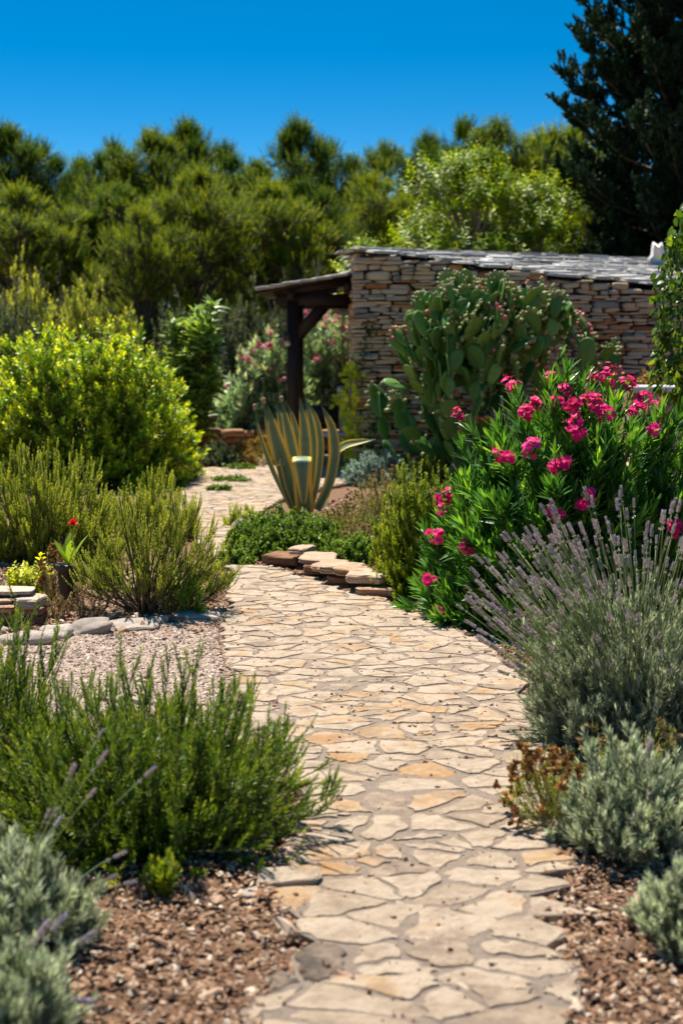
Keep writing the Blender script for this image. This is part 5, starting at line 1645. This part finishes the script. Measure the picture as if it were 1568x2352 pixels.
# ------------------------------------------------------------------ trees
def clump_tree(kind, label_kind, H, seed, mats, nclump, crown, per_clump, shoot, leaf, trunk_r, clump_r, zb, lean=0.06, flat=1.05, topk=0.25, gap=0.0):
    """crown = (rx, ry, z0, z1); returns meshes (trunk, limbs, crown)"""
    rng = np.random.default_rng(seed)
    rx, ry, z0, z1 = crown
    g = Geo()
    top = np.array([rng.normal(0, lean * H), rng.normal(0, lean * H), z1 * 0.94])
    mid = np.array([rng.normal(0, lean * H * 0.7), rng.normal(0, lean * H * 0.7), z1 * 0.45])
    C = bez(np.array([[0, 0, -0.15]]), mid[None], top[None], 10)
    tubes(g, C, (trunk_r * np.linspace(1.1, 0.16, 10))[None], 9, 0.5)
    tr = mesh_from('trunk', g, mats[1])
    u = rng.uniform(0, 1, nclump)
    zc = z0 + (z1 - z0) * u
    wdt = np.interp(u, [0, 0.25, 0.6, 0.85, 1.0], [0.62, 1.0, 0.88, 0.55, 0.10]) * rng.uniform(0.7, 1.2, nclump)
    az = rng.uniform(0, 6.28, nclump)
    rr = np.sqrt(rng.uniform(0.12, 1.0, nclump)) * wdt
    Cc = np.stack([np.cos(az) * rr * rx, np.sin(az) * rr * ry, zc], -1)
    Pt, _ = sample(C, np.clip((zc[None] / z1) * 0.86 - 0.12, 0.1, 0.97))
    Pt = Pt[0]
    Cc[:, :2] += Pt[:, :2] * 0.8
    gb = Geo()
    Lm = bez(Pt, (Pt + Cc) / 2 + np.stack([np.zeros(nclump), np.zeros(nclump), 0.04 * (Cc[:, 2] - Pt[:, 2])], -1) + rng.normal(0, 0.05 * rx, (nclump, 3)), Cc, 6)
    tubes(gb, Lm, (trunk_r * 0.34 * np.linspace(1, 0.3, 6))[None], 5, 0.5)
    # shoots inside every clump
    d = unit(rng.normal(0, 1, (nclump, per_clump, 3)) + [0, 0, topk])
    cr = clump_r * rng.uniform(0.45, 1.3, (nclump, 1, 1)) * np.interp(u, [0, 0.8, 1], [1, 0.85, 0.6])[:, None, None]
    S1 = Cc[:, None] + d * cr * np.array([1, 1, flat]) * rng.uniform(0.3, 1.12, (nclump, per_clump, 1))
    S0 = Cc[:, None] + (S1 - Cc[:, None]) * 0.35
    dirn = unit(d * 0.8 + np.array([0, 0, 0.85]))
    S2 = S1 + dirn * shoot
    CT = np.repeat(rng.normal(0, 0.13, nclump), per_clump)
    S0, S1, S2 = S0.reshape(-1, 3), S1.reshape(-1, 3), S2.reshape(-1, 3)
    tubes(gb, np.stack([S0, S1], 1), np.array([[0.05, 0.025]]) * clump_r * 0.35, 3, 0.4)
    lm = mesh_from('limbs', gb, mats[1])
    Cv = bez(S1 - dirn.reshape(-1, 3) * shoot * 0.4, S1, S2, 4)
    gl = Geo()
    lf = dict(leaf)
    m, L, W, ang, prof = lf.pop('m'), lf.pop('L'), lf.pop('W'), lf.pop('ang'), lf.pop('prof')
    bt = lf.pop('tint')
    for part in np.array_split(np.arange(len(Cv)), 6):
        whorl(gl, Cv[part], m, L, W, ang, prof, rng, 0.05, 1.0, tint=(bt[0] + CT[part].mean(), bt[1]), **lf)
    cw = mesh_from('crown', gl, mats[0])
    return tr, lm, cw


PINE_LEAF = dict(m=18, L=0.095, W=0.020, ang=0.75, prof=[0.8, 1.0, 0.2], bend=0.05, tint=(0.45, 0.14), shoot_tint=0.16, tip_tint=0.4, angtip=0.35)
PV = [clump_tree('pine', '', 8.5, 400, (M['pine'], M['bark']), 88, (2.2, 2.0, 2.2, 8.3), 56, 0.30, PINE_LEAF, 0.17, 0.56, 2.0),
      clump_tree('pine', '', 8.5, 401, (M['pine'], M['bark']), 80, (1.7, 1.7, 2.8, 8.6), 56, 0.32, dict(PINE_LEAF, tint=(0.30, 0.15)), 0.17, 0.52, 2.0),
      clump_tree('pine', '', 8.5, 402, (M['pine'], M['bark']), 96, (2.5, 2.2, 1.6, 8.0), 56, 0.28, dict(PINE_LEAF, tint=(0.58, 0.16)), 0.17, 0.60, 2.0),
      clump_tree('pine', '', 8.5, 403, (M['pine'], M['bark']), 72, (1.8, 1.8, 3.2, 8.6), 58, 0.32, dict(PINE_LEAF, tint=(0.24, 0.14)), 0.17, 0.55, 2.0)]


def plant_tree(name, label, cat, meshes, loc, s, rz, group, wide=1.0):
    root = thing(name, label, cat, loc, group, rz)
    root.scale = (s * wide, s * wide, s)
    for nm, me in zip(('trunk', 'limbs', 'crown'), meshes):
        link(nm, me, root)
    return root


PINES = [  # px x, px y of the top, distance, variant, wide, label
    (20, 305, 46, 1, 1.0, 'dark pine at the far left end of the treeline'),
    (112, 338, 47, 3, 0.8, 'narrow dark pine second from the left end of the treeline'),
    (185, 380, 49, 1, 0.9, 'pine filling the dip left of the tallest left group'),
    (255, 332, 46, 3, 0.75, 'slim pine on the left shoulder of the tallest left group'),
    (352, 288, 44, 0, 0.95, 'tall pine with a rounded tuft crowning the left treeline'),
    (432, 296, 46, 1, 0.85, 'tall dark pine just right of the rounded tuft pine'),
    (528, 338, 48, 3, 0.9, 'pine behind the yellow middle pines, in the middle of the left half'),
    (610, 362, 47, 0, 1.0, 'pine left of the pointed pine above the pergola'),
    (688, 294, 43, 1, 0.85, 'pointed dark pine rising above the pergola roof'),
    (775, 338, 46, 3, 0.85, 'dark pine just right of the pointed pine, above the house corner'),
    (905, 325, 50, 0, 1.0, 'pine at the right side of the gap over the house roof'),
    (985, 328, 48, 1, 0.9, 'pine behind the left part of the almond crown'),
    (1075, 288, 47, 3, 0.85, 'pine with a feathered top behind the middle of the almond crown'),
    (1145, 272, 46, 0, 1.0, 'highest pine behind the right half of the almond crown'),
    (1225, 300, 47, 2, 1.1, 'brownish broad pine between the highest right pine and the cypress'),
    (1320, 308, 49, 1, 1.0, 'pine half hidden by the left edge of the cypress'),
    (60, 430, 38, 2, 1.0, 'yellow lit pine low at the left edge in front of the dark pines'),
    (170, 470, 39, 0, 0.9, 'rounded green pine in front of the left treeline dip'),
    (290, 420, 40, 0, 1.0, 'green pine standing before the tallest left group'),
    (445, 392, 36, 2, 0.85, 'yellow green pine with a lit top in the middle of the left half'),
    (612, 415, 37, 2, 0.9, 'golden pine in front of the pointed dark pine'),
    (345, 480, 34, 2, 0.75, 'low pale green pine in front, below the rounded tuft pine'),
    (720, 420, 39, 3, 0.8, 'dark pine immediately behind the pergola roof'),
    (870, 400, 42, 2, 0.9, 'green pine left of the almond tree behind the house roof'),
]
for i, (x, y, d, v, wide, lab) in enumerate(PINES):
    tp = A(x, y, d)
    s = tp[2] / (8.55 if v != 2 else 8.2)
    plant_tree('pine_tree', lab, 'pine', PV[v], (tp[0], d, -0.05), s, (i * 2.399) % 6.28, 'pines of the wood behind the garden', wide * 1.12 / max(s, 0.6) ** 0.5)

# the almond behind the house and the dark cypress
meshes = clump_tree('almond', '', 4.2, 410, (M['almond'], M['palebark']), 64, (1.95, 1.5, 1.7, 4.15), 36, 0.20,
                    dict(m=13, L=0.095, W=0.028, ang=0.95, prof=LANCE, bend=0.2, fold=0.2, tint=(0.5, 0.18), shoot_tint=0.16, tip_tint=0.3, droop=0.25), 0.10, 0.50, 1.6, flat=0.85, topk=0.2)
plant_tree('almond_tree', 'loose yellow green almond tree rising behind the house roof', 'tree', meshes, (2.02, 21.8, 0), 1.0, 0.4, None)
meshes = clump_tree('fig', '', 2.2, 411, (M['almond'], M['palebark']), 14, (0.55, 0.5, 1.3, 2.55), 30, 0.2,
                    dict(m=12, L=0.09, W=0.028, ang=0.95, prof=LANCE, bend=0.2, fold=0.2, tint=(0.55, 0.18), shoot_tint=0.16, tip_tint=0.3, droop=0.25), 0.05, 0.34, 1.2, flat=0.9, topk=0.2)
plant_tree('almond_tree', 'small pale almond sapling between pergola roof and house corner, behind', 'tree', meshes, (0.35, 22.3, 0), 1.12, 0.2, None)


def cypress():
    rng = np.random.default_rng(420)
    H = 10.5
    root = thing('cypress_tree', 'huge dark cypress towering at the right behind the house', 'cypress', (5.35, 22.5, 0))
    g = Geo()
    C = np.array([[[0, 0, -0.1], [0.05, 0, 3], [0, 0, 6], [0.05, 0, 10]]])
    tubes(g, C, np.array([[0.25, 0.2, 0.12, 0.03]]), 9, 0.4)
    g.build('trunk', M['bark'], root)
    n = 480
    z = rng.uniform(0.25, 10.0, n)
    az = rng.uniform(0, 6.28, n)
    rad = np.interp(z, [0, 1.5, 4, 6.5, 8.5, 10.3], [1.6, 1.95, 1.95, 1.7, 1.2, 0.15]) * rng.uniform(0.6, 1.12, n)
    B = np.stack([np.zeros(n), np.zeros(n), z * 0.95], -1)
    E = np.stack([np.cos(az) * rad, np.sin(az) * rad, z + 0.55], -1)
    Md = np.stack([np.cos(az) * rad * 0.7, np.sin(az) * rad * 0.7, z * 0.97 + 0.02], -1)
    L = bez(B, Md, E, 7)
    gb = Geo()
    tubes(gb, L, (0.035 * np.linspace(1, 0.2, 7))[None], 4, 0.3)
    S = side_shoots(L, 34, 0.36, rng, 0.30, 0.75, 0.45)
    gb.build('limbs', M['bark'], root)
    S2 = side_shoots(S, 2, 0.16, rng, 0.3, 0.7, 0.3)
    gl = Geo()
    al = np.concatenate([S, S2])
    whorl(gl, al, 11, 0.085, 0.032, 0.5, [0.7, 1.0, 0.25], rng, 0.05, 1.0, 0.05, 0.2, (0.45, 0.18), 0.18, 0.25)
    gl.build('crown', M['cypress'], root)


cypress()

# shrubs at the edge of the wood
BUSH = dict(m=14, m_main=18, L=0.09, W=0.022, ang=0.7, prof=LANCE, bend=0.05, tint=(0.45, 0.16), shoot_tint=0.14, tip_tint=0.35, angtip=0.4)


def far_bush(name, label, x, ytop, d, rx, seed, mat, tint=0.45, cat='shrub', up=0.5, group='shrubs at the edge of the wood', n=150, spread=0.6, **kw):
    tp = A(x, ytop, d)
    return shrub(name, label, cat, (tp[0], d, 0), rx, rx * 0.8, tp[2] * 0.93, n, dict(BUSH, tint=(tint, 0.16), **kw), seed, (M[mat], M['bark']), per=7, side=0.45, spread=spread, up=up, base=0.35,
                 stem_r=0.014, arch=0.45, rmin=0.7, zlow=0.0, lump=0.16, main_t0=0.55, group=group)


far_bush('olive_bush', 'grey olive bush at the left edge above the bright shrub', 25, 655, 23, 0.85, 430, 'olive', 0.4)
far_bush('broom_bush', 'upright yellow green broom at the left edge below the pines', 62, 562, 28, 0.85, 431, 'olivegreen', 0.72, up=0.9, spread=0.5, n=240)
far_bush('broom_bush', 'second yellow green broom behind the bright shrub top', 195, 625, 27, 0.85, 432, 'olivegreen', 0.72, up=0.7, n=240)
far_bush('green_bush', 'low yellow green bush right of the brooms', 285, 700, 25, 0.6, 433, 'olivegreen', 0.5)
far_bush('olive_bush', 'grey green olive bush behind the loquat tree', 420, 660, 27, 0.9, 434, 'olive', 0.45)
far_bush('olive_bush', 'grey green olive bush left of the pergola roof', 560, 635, 28, 0.95, 435, 'olive', 0.5)
far_bush('green_bush', 'young pale green shoot rising behind the loquat tree', 470, 640, 22, 0.18, 436, 'almond', 0.55, n=14)
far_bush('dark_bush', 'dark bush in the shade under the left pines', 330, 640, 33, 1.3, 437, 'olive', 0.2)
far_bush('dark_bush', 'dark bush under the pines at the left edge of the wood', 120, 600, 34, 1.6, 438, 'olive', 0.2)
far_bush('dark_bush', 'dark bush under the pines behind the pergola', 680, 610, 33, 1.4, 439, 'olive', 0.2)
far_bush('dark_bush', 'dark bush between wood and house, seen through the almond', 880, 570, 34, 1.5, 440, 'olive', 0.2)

# the wood behind the pines reads as one mass
def far_wood():
    rng = np.random.default_rng(450)
    n = 4200
    x = rng.uniform(-26, 26, n); y = rng.uniform(54, 62, n)
    top = 5.8 + 1.4 * np.sin(x * 0.5 + 1) + 0.9 * np.sin(x * 1.3) + 0.5 * np.sin(x * 3.1)
    z = rng.uniform(0.1, 1, n) ** 0.8 * top
    P = np.stack([x, y, z], -1)
    d = unit(rng.normal(0, 1, (n, 3)) + [0, 0, 0.5])
    C = np.stack([P, P + d * 0.35, P + unit(d + [0, 0, 0.6]) * 0.75], 1)
    g = Geo()
    whorl(g, C, 22, 0.26, 0.045, 0.75, [0.8, 1, 0.2], rng, 0, 1, 0.05, 0, (0.32, 0.14), 0.15, 0.3)
    o = g.build('woods', M['pine'])
    tag(o, 'dark pine wood closing the view behind the single pines', 'wood', None, 'stuff')


far_wood()
